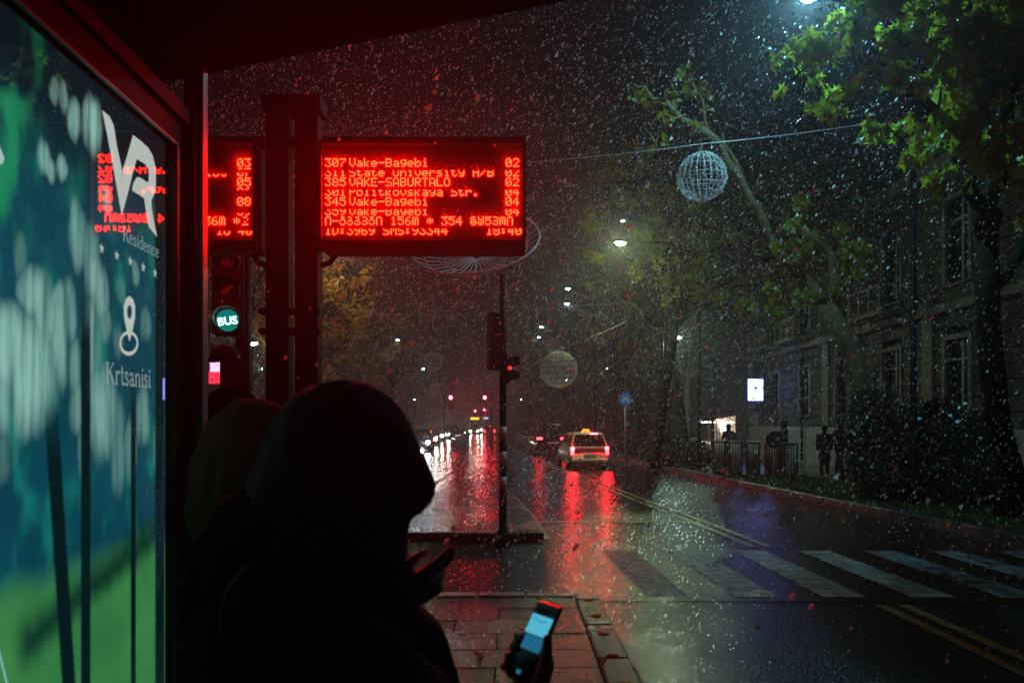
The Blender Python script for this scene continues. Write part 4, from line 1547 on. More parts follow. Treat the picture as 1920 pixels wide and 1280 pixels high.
# bus far down the street
t = thing('bus', 'distant bus with a yellow destination display facing us', 'bus', (at(893, 0, 142).x, 142, 0))
MB().box(-1.25, 1.25, 0, 11, .32, 3.05, bev=.15).build('body', mat('bus_paint', (.35, .35, .36), .35), t)
MB().box(-1.1, 1.1, -.02, .05, 1.05, 2.45, bev=.01).build('windscreen', M_GLASSD, t)
MB().box(-.95, .45, -.04, .02, 2.55, 2.9).build('destination_display', glow('bus_amber', (1, .42, .02), 5), t)
MB().box(.5, 2.1, .3, .5, 2.6, 2.95).build('side_board', glow('bus_side_board', (.55, .65, 1), 1.6), t)
for x in (-1, 1):
    MB().disc((x * .95, -.01, .75), .13, (0, -1, 0), 12, .03).build('headlight', glow('bus_headlight', (.95, .97, 1), 160), t)
    MB().tube([(x * 1.15, 2.2, .48), (x * .85, 2.2, .48)], .48, 16).build('wheel', M_RUBBER, t)
    MB().box(x * 1.45 - .12, x * 1.45 + .12, -.1, .05, 1.7, 2.2, bev=.04).build('mirror', M_BLACK, t)

# ------------------------------------------------------------------ road signs, bins, kiosk
BY = 41.0
c = at(1172, 748, BY)
t = thing('bicycle_sign', 'round blue bicycle sign on a thin post behind the white taxi', 'road sign')
MB().disc((c.x, BY, c.z), .33, (0, -1, 0), 28, .02).build('plate', mat('sign_blue', (.01, .09, .42), .3, emit=(.01, .10, .42), estr=.10), t)  # faint blue glow put into the plate colour
mb = MB()
def ringp(mb, cx, cz, r, w, y):
    n = 18
    vs = []
    for k in range(n):
        a = 2 * math.pi * k / n
        vs += [(cx + (r - w) * math.cos(a), y, cz + (r - w) * math.sin(a)), (cx + r * math.cos(a), y, cz + r * math.sin(a))]
    mb.add(vs, [(2 * k, 2 * k + 1, 2 * ((k + 1) % n) + 1, 2 * ((k + 1) % n)) for k in range(n)])
yy = BY - .025
for q in (-1, 1):
    ringp(mb, c.x + q * .13, c.z - .06, .095, .03, yy)
for (a, b_) in (((-.13, -.06), (-.04, .07)), ((-.04, .07), (.09, .07)), ((.09, .07), (0, -.06)), ((0, -.06), (-.13, -.06)), ((0, -.06), (-.06, .11)), ((.13, -.06), (.08, .13)), ((-.1, .11), (-.03, .11)), ((.05, .13), (.1, .13))):
    ribbon(mb, [a, b_], .024, lambda u, v: (c.x + u, yy, c.z + v))
mb.build('bicycle_symbol', mat('sign_white', (.7, .7, .7), .4), t)
MB().tube([(c.x, BY + .05, .12), (c.x, BY + .05, c.z + .3)], .035, 10).build('post', M_STEEL, t)

# row of ribbed metal units on the pavement
def steel_unit(x, y, rz, label):
    t = thing('ribbed_bin', label, 'bin', (x, y, .125), rz, 'row of ribbed metal units by the kerb')
    MB().box(-.21, .21, -.25, .25, .0, 1.12, bev=.06).build('body', mat('bin_dark', (.03, .035, .036), .4, .3), t)
    for k in range(4):
        xx = -.10 + k * .085
        MB().tube([(xx, -.258, .06), (xx, -.258, 1.08)], .03, 8).build('rib', mat('pale_rib', (.78, .8, .8), .4), t)
    MB().box(-.215, -.175, -.30, -.235, .03, 1.1, bev=.01).build('red_edge', mat('red_reflective_edge', (.32, .025, .025), .4), t)
    MB().box(-.22, .22, -.27, .27, 1.12, 1.16, bev=.015).build('lid', M_STEEL, t)
    return t


ordn = ('first', 'second', 'third', 'fourth', 'fifth')
for i, (px, pyb, Y) in enumerate(((1350, 893, 28.6), (1380, 896, 27.9), (1413, 899, 27.2), (1440 + 8, 903, 26.4), (1483, 908, 25.6))):
    steel_unit(at(px, 0, Y).x, Y, math.radians(-24), 'ribbed metal unit with a red edge, %s of the row from the street end' % ordn[i])

# back of a round sign near the man in olive
c = at(1452, 824, 24.8)
t = thing('round_sign', 'grey back of a round sign among the ribbed metal units', 'road sign')
MB().disc((c.x, 24.8, c.z), .27, (0, -1, 0), 28, .02).build('plate', mat('sign_back', (.12, .13, .14), .45, .4), t)
MB().tube([(c.x, 24.85, .12), (c.x, 24.85, c.z + .2)], .03, 10).build('post', M_STEEL, t)

# pedestrians beyond the road
walker('person', 'pedestrian in black jacket with a bag walking before the lit kiosk', (at(1366, 0, 33).x, 33, .125), math.radians(20), 1.72, M_COAT, M_PANTS, .12, (.2, .1), bag=mat('shoulder_bag', (.02, .02, .02), .6), elbow=.05)
walker('person', 'man in an olive jacket behind the round sign, hand at his face', (at(1471, 0, 27.5).x, 27.6, .125), math.radians(80), 1.85, mat('olive_jacket', (.075, .065, .025), .8), M_PANTS, .08, (.35, .3), elbow=.04)
walker('person', 'pedestrian in a long dark coat beside another near the bushes', (at(1546, 0, 26.5).x, 26.5, .125), math.radians(-20), 1.68, M_COAT, M_PANTS, .14, (.08, .12), long_coat=True)
walker('person', 'taller pedestrian in dark jacket right beside the bushes', (at(1572, 0, 26.2).x, 26.1, .125), math.radians(25), 1.84, mat('dark_jacket', (.014, .015, .017), .8), M_PANTS, .2, (.2, -.1))

# lit snack kiosk down a side path
KY = 84
t = thing('kiosk', 'small lit kiosk with a red awning and white railing', 'kiosk')
a, b_ = at(1302, 826, KY), at(1379, 780, KY)
x0, x1, z0, z1 = a.x, b_.x, .125, b_.z + .1
xm = at(1342, 0, KY).x
MB().box(xm, x1, KY, KY + 3, z0, z1 - .02).build('wall', mat('kiosk_wall', (.7, .66, .58), .6), t)
MB().prism([(x0 - .3, z1 - .75), (x1, z1 - .02), (x1, z1 + .1), (x0 - .3, z1 - .55)], -2.0, .6, lambda u, v, w: (u, KY + w, v)).build('awning', mat('awning_red', (.5, .015, .03), .6), t)
for px in (1306, 1322, 1336):
    x = at(px, 0, KY).x
    MB().box(x - .07, x + .07, KY - 1.7, KY - 1.56, z0, z1 - .55).build('awning_post', mat('kiosk_white', (.75, .75, .72), .5), t)
mb = MB()
mb.box(x0, xm, KY - 1.8, KY - 1.72, z0 + .75, z0 + .85)
for k in range(8):
    x = x0 + (xm - x0) * k / 7
    mb.box(x - .03, x + .03, KY - 1.79, KY - 1.73, z0, z0 + .75)
mb.build('railing', MATS['kiosk_white'], t)
MB().box(xm + .5, xm + 1.0, KY - .05, KY, z0 + 1.0, z0 + 1.7).build('serving_hatch', glow('kiosk_hatch', (.8, .85, 1.0), 14), t)
MB().box(x0 + .3, x1 - .4, KY - 1.0, KY - .8, z1 - .75, z1 - .70).build('strip_light', glow('kiosk_strip', (1.0, .88, .62), 45), t)
MB().box(xm + .1, xm + .4, KY - .04, KY, z0 + .05, z0 + 1.3).build('door', mat('kiosk_door', (.2, .2, .2), .5), t)

# ------------------------------------------------------------------ building on the right
M_STONE = mat('stone_render', (.045, .048, .034), .9, 0, .25, 2.5, .3, 25)
M_STONE2 = mat('plinth_render', (.30, .28, .26), .85, 0, .2, 1.5, .3, 25)
M_SURR = mat('pale_surround', (.14, .14, .10), .8, 0, .15, 4)
FX = 13.2
FY0, FY1 = 16.0, 44.5
bd = thing('stone_building', 'old rusticated stone building with balconies behind the trees', 'building')
MB().box(FX + .26, FX + 12, FY0, FY1, .1, 13.5).build('wall', M_STONE, bd)
MB().box(FX - .03, FX + .26, FY0, FY1 + .02, .1, 1.75).build('plinth', M_STONE2, bd)
wins = [FY1 - 4.4 - 4.1 * k for k in range(6)]          # window centres along the wall
WH = .62
for (zs, nr, dz, wb, wt) in ((1.78, 8, .43, 2.2, 4.5), (5.54, 9, .449, 6.0, 8.7)):      # rusticated courses, cut at the windows
    for r in range(nr):
        z0 = zs + r * dz
        z1 = z0 + dz - .03
        cuts = [FY0]
        if wb < z1 and z0 < wt:
            for w in sorted(wins):
                cuts += [w - WH - .10, w + WH + .10]
        cuts.append(FY1)
        for k in range(0, len(cuts), 2):
            if cuts[k + 1] > cuts[k]:
                MB().box(FX, FX + .258, cuts[k], cuts[k + 1], z0, z1, bev=.014).build('stone_course', M_STONE, bd)
MB().box(FX - .22, FX + .055, FY0, FY1 + .2, 5.24, 5.52, bev=.03).build('string_course', M_SURR, bd)
MB().box(FX - .3, FX + .055, FY0, FY1 + .3, 9.6, 10.0, bev=.04).build('cornice', M_SURR, bd)
for yq in (FY1 - .35, 33.5, 25.3):
    MB().box(FX - .10, FX - .002, yq - .32, yq + .32, 1.76, 5.22, bev=.02).build('pilaster', M_SURR, bd)
for fl, (zb, zt) in enumerate(((2.35, 4.4), (6.15, 8.6))):
    for w in wins:
        wo_ = MB().box(FX + .19, FX + .255, w - WH, w + WH, zb, zt).build('window', M_GLASSD, bd)
        mb = MB()
        for (a0, a1, c0, c1) in ((w - WH - .16, w - WH, zb - .1, zt + .14), (w + WH, w + WH + .16, zb - .1, zt + .14), (w - WH, w + WH, zt, zt + .14)):
            mb.box(FX - .055, FX + .056, a0, a1, c0, c1)
        mb.build('surround', M_SURR, wo_)
        MB().box(FX - .14, FX + .056, w - WH - .2, w + WH + .2, zb - .17, zb - .102, bev=.01).build('sill', M_SURR, wo_)
        mb = MB()
        mb.box(FX + .15, FX + .188, w - .035, w + .035, zb, zt)
        mb.box(FX + .152, FX + .188, w - WH, w + WH, zt - .62, zt - .56)
        mb.build('frame', mat('window_frame', (.3, .28, .24), .6), wo_)
for w in (wins[0], wins[1], wins[3]):
    bc = MB().box(FX - 1.0, FX - .01, w - 1.25, w + 1.25, 5.53, 5.68, bev=.02).build('balcony', M_SURR, bd)
    mb = MB()
    mb.box(FX - .98, FX - .9, w - 1.22, w + 1.22, 6.45, 6.55)
    for k in range(4):
        yk = w - 1.2 + k * .8
        mb.box(FX - .99, FX - .87, yk - .06, yk + .06, 5.68, 6.46)
    for yk in (w - 1.22, w + 1.14):
        mb.box(FX - .9, FX - .02, yk, yk + .08, 6.45, 6.55)
    mb.build('railing', M_SURR, bc)
MB().tube([(FX - .16, 36.0, .2), (FX - .16, 36.0, 9.6)], .06, 10).build('drainpipe', M_DARK, bd)
MB().box(FX - .05, FX - .032, 37.6, 38.3, .45, 1.0).build('cellar_grille', M_BLACK, bd)
MB().box(FX - .055, FX - .034, 42.8, 43.7, .13, 2.5, bev=.01).build('door', mat('door_pale', (.3, .29, .26), .6), bd)

# lit projecting sign with a lettered face
sg = thing('lit_sign', 'white lit projecting sign on the stone building', 'sign')
a, b_ = at(1402, 751, 40), at(1431, 710, 40)
MB().box(a.x, b_.x, 40.0, 40.16, a.z, b_.z, bev=.01).build('case', M_DARK, sg)
MB().add([(a.x + .01, 39.994, a.z + .01), (b_.x - .01, 39.994, a.z + .01), (b_.x - .01, 39.994, b_.z - .01), (a.x + .01, 39.994, b_.z - .01)], [(0, 1, 2, 3)]).build('face', glow('sign_face', (.26, .30, 1.0), 9), sg)
M_INK = mat('sign_ink', (.02, .03, .12), .6)
cx_, w_ = (a.x + b_.x) / 2, b_.x - a.x
for (dz, hw_, hh) in ((.44, .25, .018), (-.22, .15, .018), (-.29, .17, .018), (-.42, .10, .008)):
    zc = (a.z + b_.z) / 2 + dz
    for k in range(6):
        x = cx_ - hw_ + (k + .5) * hw_ / 3
        MB().box(x - hw_ / 7.5, x + hw_ / 7.5, 39.988, 39.992, zc - hh, zc + hh).build('sign_lettering', M_INK, sg)
zc = (a.z + b_.z) / 2 + .1
MB().add([(cx_ - .27, 39.99, zc - .01), (cx_ - .05, 39.99, zc + .02), (cx_ + .02, 39.99, zc + .10), (cx_ + .06, 39.99, zc + .02), (cx_ + .26, 39.99, zc + .01), (cx_ + .05, 39.99, zc - .05), (cx_ + .0, 39.99, zc - .12), (cx_ - .05, 39.99, zc - .03)], [tuple(range(8))]).build('sign_emblem', M_INK, sg)
MB().box(b_.x, FX - .003, 40.05, 40.11, b_.z - .25, b_.z - .19).build('bracket', M_DARK, sg)
MB().box(b_.x, FX - .003, 40.05, 40.11, a.z + .19, a.z + .25).build('bracket', M_DARK, sg)

# dim building behind the trees on the other side of the street
lb = thing('dark_building', 'dark flat-fronted building behind the yellow trees beyond the twin posts', 'building')
LX = -19.0
MB().box(LX - 12, LX, 22, 95, .1, 12.5).build('wall', mat('dim_render', (.05, .05, .045), .85, 0, .25, 2, .3, 20), lb)
for fl in range(3):
    for k in range(16):
        w = 25 + k * 4.4
        zb = 1.4 + fl * 3.6
        o = MB().box(LX + .002, LX + .02, w - .7, w + .7, zb, zb + 2.0).build('window', M_GLASSD, lb)
        MB().box(LX + .002, LX + .14, w - .85, w + .85, zb - .14, zb - .01).build('sill', mat('dim_sill', (.2, .19, .17), .7), o)
sh = thing('shop_sign', 'pink and red lit shop sign seen under the bus signal', 'sign')
for (px, py, w, h, m) in ((375, 683, .42, .46, 'p'), (405, 688, .42, .34, 'p'), (374, 709, .40, .5, 'r'), (405, 708, .5, .44, 'r')):
    c = at(px, py, 30)
    MB().box(c.x - w / 2, c.x + w / 2, 29.95, 30.05, c.z - h / 2, c.z + h / 2).build('lit_letter', glow('shop_pink', (1, .42, .72), 2.2) if m == 'p' else glow('shop_red', (1, .02, .06), 2.0), sh)
c0, c1 = at(366, 696, 30), at(416, 696, 30)
MB().box(c0.x - .2, c1.x + .2, 30.06, 30.2, c0.z - .7, c0.z + .7).build('backing', M_BLACK, sh)
for x in (c0.x, c1.x):
    MB().tube([(x, 30.12, .12), (x, 30.12, c0.z - .6)], .05, 8).build('post', M_BLACK, sh)

# ------------------------------------------------------------------ trees
LEAF_V = [(0, 0, 0), (.14, .30, .05), (.50, .20, .20), (.27, .50, .11), (.43, .80, .16), (.13, .70, .05), (0, 1.08, -.16), (-.13, .70, .04), (-.40, .76, .19), (-.27, .50, .12), (-.48, .24, .16), (-.14, .30, .05), (0, .45, -.05)]
LEAF_F = [(12, i, i + 1) for i in range(0, 11)] + [(12, 11, 0)]
SMALL_V = [(0, 0, 0), (.30, .45, .04), (0, 1, 0), (-.30, .45, .04)]
SMALL_F = [(0, 1, 2, 3)]


def leaf_frames(C, size, rng, droop=.5):
    N = len(C)
    R = rand_rot(N, rng)
    # leaves hang: bias their length axis downwards and outwards
    d = rng.normal(size=(N, 3))
    d[:, 2] -= droop * 1.6
    d /= np.linalg.norm(d, axis=1)[:, None]
    a = np.cross(d, R[:, :, 0])
    a /= np.linalg.norm(a, axis=1)[:, None] + 1e-9
    nrm = np.cross(a, d)
    s = size * rng.uniform(.65, 1.25, N)
    return np.stack([a * s[:, None], d * s[:, None], nrm * s[:, None]], axis=2)


def clumps(centres, radii, n, rng, shell=.55):
    """points in uneven clumps made of smaller clumps"""
    out = []
    tot = sum(r[0] * r[1] * r[2] if isinstance(r, tuple) else r ** 3 for r in radii) ** 1.0
    for c, r in zip(centres, radii):
        r3 = np.array(r if isinstance(r, tuple) else (r, r, r), dtype=float)
        k = max(8, int(n * (r3.prod() / tot)))
        sub = max(4, k // 26)
        d = rng.normal(size=(sub, 3))
        d /= np.linalg.norm(d, axis=1)[:, None]
        sc_ = d * (rng.uniform(shell, 1.0, sub) ** .6)[:, None] * r3 + np.array(c)
        pick = rng.integers(0, sub, k)
        out.append(sc_[pick] + rng.normal(size=(k, 3)) * r3 * .11)
    return np.concatenate(out)


def tree(name, label, trunk, trunk_r, limbs, centres, radii, n_leaf, size, leaf_m, bark=None, seed=1, big=False, group=None, nbig=0):
    rng = np.random.default_rng(seed)
    t = thing(name, label, 'tree', group=group)
    b = MB()
    b.tube(trunk, trunk_r, 12)
    b.build('trunk', bark or M_BARK, t)
    for pts, rr in limbs:
        pts = [Vector(p) for p in pts]
        # subdivide with a little wander so that limbs are not straight rods
        q, r2 = [pts[0]], [rr[0]]
        for i in range(len(pts) - 1):
            for k in range(1, 5):
                f = k / 4
                w = (pts[i + 1] - pts[i]).length * .035
                q.append(pts[i].lerp(pts[i + 1], f) + Vector(rng.normal(size=3)) * w)
                r2.append(rr[i] + (rr[i + 1] - rr[i]) * f)
        MB().tube(q, r2, 8).build('limb', bark or M_BARK, t)
    # twigs reach into every clump
    tw = MB()
    for c, r in zip(centres, radii):
        rr = r if not isinstance(r, tuple) else min(r)
        c = Vector(c)
        for k in range(5):
            e = c + Vector(rng.normal(size=3)) * rr * .5
            tw.tube([c - Vector((0, 0, rr * .3)), c.lerp(e, .5) + Vector(rng.normal(size=3)) * rr * .06, e], [.022, .014, .006], 5, cap=False)
    if tw.v:
        tw.build('twigs', bark or M_BARK, t)['kind'] = 'stuff'
    if n_leaf:
        C = clumps(centres, radii, n_leaf, rng)
        R = leaf_frames(C, size, rng)
        V, Fc = (LEAF_V, LEAF_F) if big else (SMALL_V, SMALL_F)
        if nbig:
            # the leaves that show largest are single pieces
            px = CX + C[:, 0] / C[:, 1] * F
            py = HY - (C[:, 2] - CAM_H) / C[:, 1] * F
            ok = (px > 0) & (px < 1920) & (py > 0) & (py < 1280) & (C[:, 1] > 3)
            order = np.argsort(np.where(ok, C[:, 1], 1e9))[:nbig]
            me = bpy.data.meshes.new('leaf')
            me.from_pydata(LEAF_V, [], LEAF_F)
            me.materials.append(leaf_m)
            for i in order:
                o = bpy.data.objects.new('leaf', me)
                COL.objects.link(o)
                Mx_ = Matrix(R[i].tolist()).to_4x4()
                Mx_.translation = Vector(C[i])
                o.matrix_world = Mx_
                o.parent = t
            keep = np.ones(len(C), bool)
            keep[order] = False
            C, R = C[keep], R[keep]
        o = scatter('crown', V, Fc, R, C, leaf_m, t)
        o['kind'] = 'stuff'
    return t


# near tree at the right edge: forked trunk, crown over the street
tb = Vector((9.35, 14.9, .12))
def W(px, py, Y):
    return tuple(at(px, py, Y))
cen = [W(1610, 120, 11.5), W(1690, 60, 11), W(1760, 170, 11.5), W(1830, 60, 11), W(1700, 250, 12.5), W(1860, 220, 12), W(1790, 290, 12.5), W(1560, 100, 12.5), W(1900, 130, 10.5), W(1840, -60, 11), W(1950, 20, 11),
       W(1500, 120, 13), W(1640, 20, 12.5), W(1960, 300, 12), W(1540, 175, 13)]
rad = [.75, .8, .85, .95, .6, .9, .65, .55, 1.0, 1.2, 1.2, .45, .6, .9, .35]
tree('plane_tree', 'big plane tree at the right edge, leaves lit yellow green from behind', [tb, tb + Vector((0, 0, .5)), W(1870, 800, 14.5), W(1852, 600, 14.2), W(1850, 440, 14)], [.36, .27, .22, .2, .19],
     [([W(1850, 445, 14), W(1815, 300, 13), W(1720, 180, 12), W(1610, 120, 11.7)], [.15, .11, .07, .03]), ([W(1850, 450, 14), W(1890, 280, 13.2), W(1900, 100, 12), W(1880, -80, 11.5)], [.16, .12, .08, .05]),
      ([W(1815, 300, 13), W(1790, 180, 12), W(1760, 60, 11.3)], [.09, .06, .03]), ([W(1852, 560, 14.2), W(1910, 480, 14.4), W(1990, 330, 14)], [.13, .11, .08]), ([W(1720, 180, 12), W(1640, 110, 12.2), W(1500, 122, 13)], [.05, .03, .012])],
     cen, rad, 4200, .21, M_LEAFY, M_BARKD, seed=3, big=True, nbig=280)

# leaning plane tree whose long bare limb reaches over the road
cen = [W(1210, 175, 17.2), W(1250, 190, 17.3), W(1285, 150, 17.4), W(1330, 180, 17.8), W(1245, 225, 17.2), W(1228, 262, 17.1), W(1190, 170, 17.0), W(1310, 235, 17.8), W(1480, 560, 20), W(1420, 590, 21), W(1560, 480, 20), W(1300, 520, 22), W(1330, 560, 23), W(1500, 430, 19)]
rad = [.28, .3, .34, .3, .22, .2, .2, .2, .7, .6, .8, .5, .5, .7]
tree('plane_tree', 'leaning plane tree whose long bare limb crosses above the wire globe', [W(1632, 905, 21), W(1630, 860, 21), W(1618, 760, 21), W(1592, 640, 20.6), W(1540, 560, 20.2)], [.42, .33, .29, .25, .22],
     [([W(1545, 565, 20.2), W(1480, 495, 19.8), W(1420, 390, 19), W(1350, 268, 18.2), W(1265, 200, 17.5), W(1190, 160, 17)], [.2, .13, .105, .085, .055, .02]),
      ([W(1325, 250, 18), W(1318, 190, 17.8), W(1290, 140, 17.5)], [.04, .025, .01]), ([W(1285, 215, 17.6), W(1245, 225, 17.3), W(1228, 262, 17.1)], [.03, .015, .008]), ([W(1390, 330, 18.6), W(1350, 250, 18.2)], [.05, .02]),
      ([W(1570, 600, 20.4), W(1560, 480, 20), W(1500, 430, 19.5)], [.16, .1, .05])],
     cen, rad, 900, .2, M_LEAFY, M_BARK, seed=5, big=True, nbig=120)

# trees along the far pavement
def street_tree(label, px, Y, h, lean, leaf_m, n, size, seed, px_list, side_bare=False):
    rng = random.Random(seed)
    base = Vector((at(px, 0, Y).x, Y, .12))
    top = base + Vector((lean, 0, h * .55))
    trunk = [base, base + Vector((lean * .1, 0, .5)), base + Vector((lean * .5, 0, h * .3)), top]
    limbs, cen, rad = [], [], []
    for (qx, qy, r) in px_list:
        e = at(qx, qy, Y + rng.uniform(-2.5, 2.5))
        cen.append(tuple(e))
        rad.append(r)
        m_ = top.lerp(e, .5) + Vector((0, 0, .3))
        limbs.append(([top - Vector((0, 0, rng.uniform(0, .6))), m_, e], [.10, .06, .02]))
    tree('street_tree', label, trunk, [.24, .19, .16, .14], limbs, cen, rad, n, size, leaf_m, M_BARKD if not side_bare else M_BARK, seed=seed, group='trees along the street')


street_tree('dark tree behind the leaning one, against the stone building', 1228, 31, 11, .9, M_LEAFG, 3600, .24, 21,
            [(1330, 380, 1.6), (1420, 300, 1.9), (1500, 380, 1.9), (1380, 500, 1.5), (1500, 520, 1.5), (1290, 480, 1.2), (1450, 180, 1.8), (1340, 220, 1.5), (1580, 420, 1.6)])
street_tree('tree beside the yellow street lamp with scattered yellow leaves', 1290, 37, 11, -.8, M_LEAFY, 2600, .24, 22,
            [(1310, 510, 1.0), (1290, 560, .9), (1220, 480, 1.4), (1130, 420, 1.2), (1180, 330, 1.6), (1260, 400, 1.6), (1340, 470, 1.3), (1100, 500, 1.0)])
street_tree('bare-twigged tree under the small lamp above the white sign', 1288, 44, 8, .0, M_LEAFG, 700, .2, 23,
            [(1290, 650, .9), (1330, 640, .9), (1260, 680, .9), (1350, 690, 1.0), (1230, 640, .8), (1390, 620, 1.2)], True)
street_tree('tree with a bright yellow clump right of the wire globe', 1180, 56, 9, -.6, M_LEAFO, 1700, .26, 24,
            [(1150, 690, .75), (1130, 694, .6), (1200, 640, 1.6), (1240, 560, 1.9), (1120, 600, 1.5), (1170, 540, 1.7)])
street_tree('slim tree beyond the black off-roader', 1070, 78, 9, -.8, M_LEAFO, 1300, .3, 25,
            [(1090, 745, .35), (1120, 640, 2.2), (1060, 600, 2.4), (1020, 650, 1.6), (1100, 560, 2.2)])
street_tree('hazy tree closing the street behind the striped pole', 1000, 105, 10, -.6, M_LEAFG, 1500, .4, 26,
            [(1000, 690, 2.4), (1030, 640, 2.8), (985, 620, 2.6), (1050, 700, 2.0), (960, 660, 2.0)])
street_tree('dark tree beyond the kiosk awning', 1250, 66, 10, .5, M_LEAFG, 2200, .3, 27,
            [(1250, 730, 1.6), (1280, 690, 1.6), (1220, 700, 1.8), (1340, 690, 1.4), (1280, 650, 2.0), (1350, 600, 2.0), (1200, 760, 1.2)])
# trees on the other side
street_tree('tree with lamp-lit yellow crown just right of the twin posts', 560, 34, 10, .6, M_LEAFO, 2700, .24, 31,
            [(650, 535, 1.05), (625, 560, .9), (680, 545, .7), (615, 520, .7), (655, 580, .7), (560, 540, 1.5), (620, 600, 1.0), (690, 600, .9), (540, 620, 1.4), (470, 560, 1.5), (610, 660, 1.2)])
street_tree('pale bare tree below the yellow crown, thin upright branches', 680, 41, 6.5, .2, M_LEAFG, 160, .2, 32,
            [(680, 600, .7), (695, 615, .7), (720, 610, .8), (740, 620, .7), (665, 640, .7), (700, 660, .5), (745, 645, .6)], True)
street_tree('dark tree beside the bus signal', 440, 30, 10, .3, M_LEAFG, 2600, .24, 33,
            [(420, 480, 1.6), (480, 520, 1.4), (400, 560, 1.5), (450, 620, 1.5), (520, 560, 1.2), (390, 640, 1.3), (600, 320, 2.0), (480, 340, 2.0)])
street_tree('tree with one yellow sprig beside the small wire globe', 720, 60, 9, .7, M_LEAFO, 1500, .26, 34,
            [(752, 652, .55), (748, 662, .4), (700, 640, 1.8), (650, 620, 1.9), (720, 590, 1.8), (690, 700, 1.6), (780, 600, 1.4), (800, 650, .8)])
street_tree('far tree over the oncoming headlights', 770, 92, 9, .8, M_LEAFG, 1500, .36, 35,
            [(770, 690, 2.4), (800, 660, 2.4), (740, 720, 2.0), (810, 720, 1.6), (760, 750, 1.2), (820, 620, 2.0), (787, 745, .3)])
street_tree('faint tree at the hazy end of the street', 830, 125, 10, .6, M_LEAFG, 1200, .5, 36,
            [(830, 700, 2.6), (850, 670, 2.8), (810, 720, 2.0), (860, 710, 2.0), (840, 640, 2.6)])

# large evergreen bushes behind the lamp post
def bush(label, centres, radii, n, seed, cat='bush'):
    rng = np.random.default_rng(seed)
    t = thing('evergreen_bush', label, cat, group='evergreen bushes beyond the road')
    C = clumps(centres, radii, n, rng, .7)
    C = C[C[:, 2] > .16]
    o = scatter('foliage', SMALL_V, SMALL_F, leaf_frames(C, .115, rng, -.2), C, M_LEAFD, t)
    o['kind'] = 'stuff'
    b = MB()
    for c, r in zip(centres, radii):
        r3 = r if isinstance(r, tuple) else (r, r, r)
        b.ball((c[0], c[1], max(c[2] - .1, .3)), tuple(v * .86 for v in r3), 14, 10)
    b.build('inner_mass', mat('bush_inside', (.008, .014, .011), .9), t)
    b = MB()
    for c, r in zip(centres, radii):
        b.tube([(c[0], c[1], .11), (c[0] + .05, c[1], c[2])], [.06, .03], 7)
    b.build('stem', M_BARKD, t)
    return t


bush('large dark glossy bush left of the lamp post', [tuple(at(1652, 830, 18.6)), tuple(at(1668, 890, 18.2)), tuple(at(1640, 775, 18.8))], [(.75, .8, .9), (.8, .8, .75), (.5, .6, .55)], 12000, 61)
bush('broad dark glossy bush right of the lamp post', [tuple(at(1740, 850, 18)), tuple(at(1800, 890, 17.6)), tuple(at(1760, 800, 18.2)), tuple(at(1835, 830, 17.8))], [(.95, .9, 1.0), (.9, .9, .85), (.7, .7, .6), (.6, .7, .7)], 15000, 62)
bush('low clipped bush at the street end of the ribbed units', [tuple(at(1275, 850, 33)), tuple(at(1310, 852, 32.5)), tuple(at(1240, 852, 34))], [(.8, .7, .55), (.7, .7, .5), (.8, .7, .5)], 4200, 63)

# ------------------------------------------------------------------ hanging ornaments and wires
def wire_globe(label, px, py, Y, r, mer, par, wire=.009, hang=.4, tinsel=0):
    c = at(px, py, Y)
    t = thing('wire_globe', label, 'ornament', group='wire globes hung over the street')
    b = MB()
    for k in range(mer):
        a = math.pi * 2 * k / mer
        b.tube([c + Vector((math.cos(a) * math.sin(p), math.sin(a) * math.sin(p), math.cos(p))) * r for p in [math.pi * i / 14 for i in range(15)]], wire, 4, cap=False)
    b.build('meridian_wires', M_ORN, t)
    b = MB()
    for k in range(1, par + 1):
        p = math.pi * k / (par + 1)
        b.tube([c + Vector((math.cos(a) * math.sin(p), math.sin(a) * math.sin(p), math.cos(p))) * r for a in [2 * math.pi * i / 24 for i in range(25)]], wire, 4, cap=False)
    b.build('ring_wires', M_ORN, t)
    MB().tube([c + Vector((0, 0, r)), c + Vector((0, 0, r + hang))], .008, 5).build('hanger', M_WIRE, t)
    if tinsel:
        rng = np.random.default_rng(int(px))
        a = 2 * np.pi * rng.integers(0, mer, tinsel) / mer
        p = np.arccos(rng.uniform(-1, 1, tinsel))
        P = np.stack([np.cos(a) * np.sin(p), np.sin(a) * np.sin(p), np.cos(p)], 1) * r + np.array(c) + rng.normal(size=(tinsel, 3)) * .012
        o = scatter('tinsel', [(-.5, 0, 0), (.5, 0, 0), (0, .9, .2), (0, -.6, .3)], [(0, 1, 2), (0, 3, 1), (0, 2, 3), (1, 3, 2)], rand_rot(tinsel, rng) * .03, P, M_ORN, t)
        o['kind'] = 'stuff'
    return t


wire_globe('sparkling white wire globe under the long diagonal wire', 1316, 332, 17, .505, 22, 7, .006, .2, 1500)
wire_globe('white wire globe hanging low beside the striped pole', 1048, 693, 30, .69, 26, 9, .011, .12, 700)
wire_globe('small pale wire globe beside the yellow sprig', 727, 665, 42, .36, 14, 6, .016, .2, 300)
wire_globe('dim grey wire globe over the oncoming lane', 812, 678, 60, .72, 14, 6, .013, .3)
wire_globe('faint far wire globe half lit under the dim one', 815, 728, 90, .6, 12, 5, .01, .3)
wire_globe('faint pale wire globe just right of the striped pole base of signals', 955, 725, 64, .6, 14, 6, .009, .3)

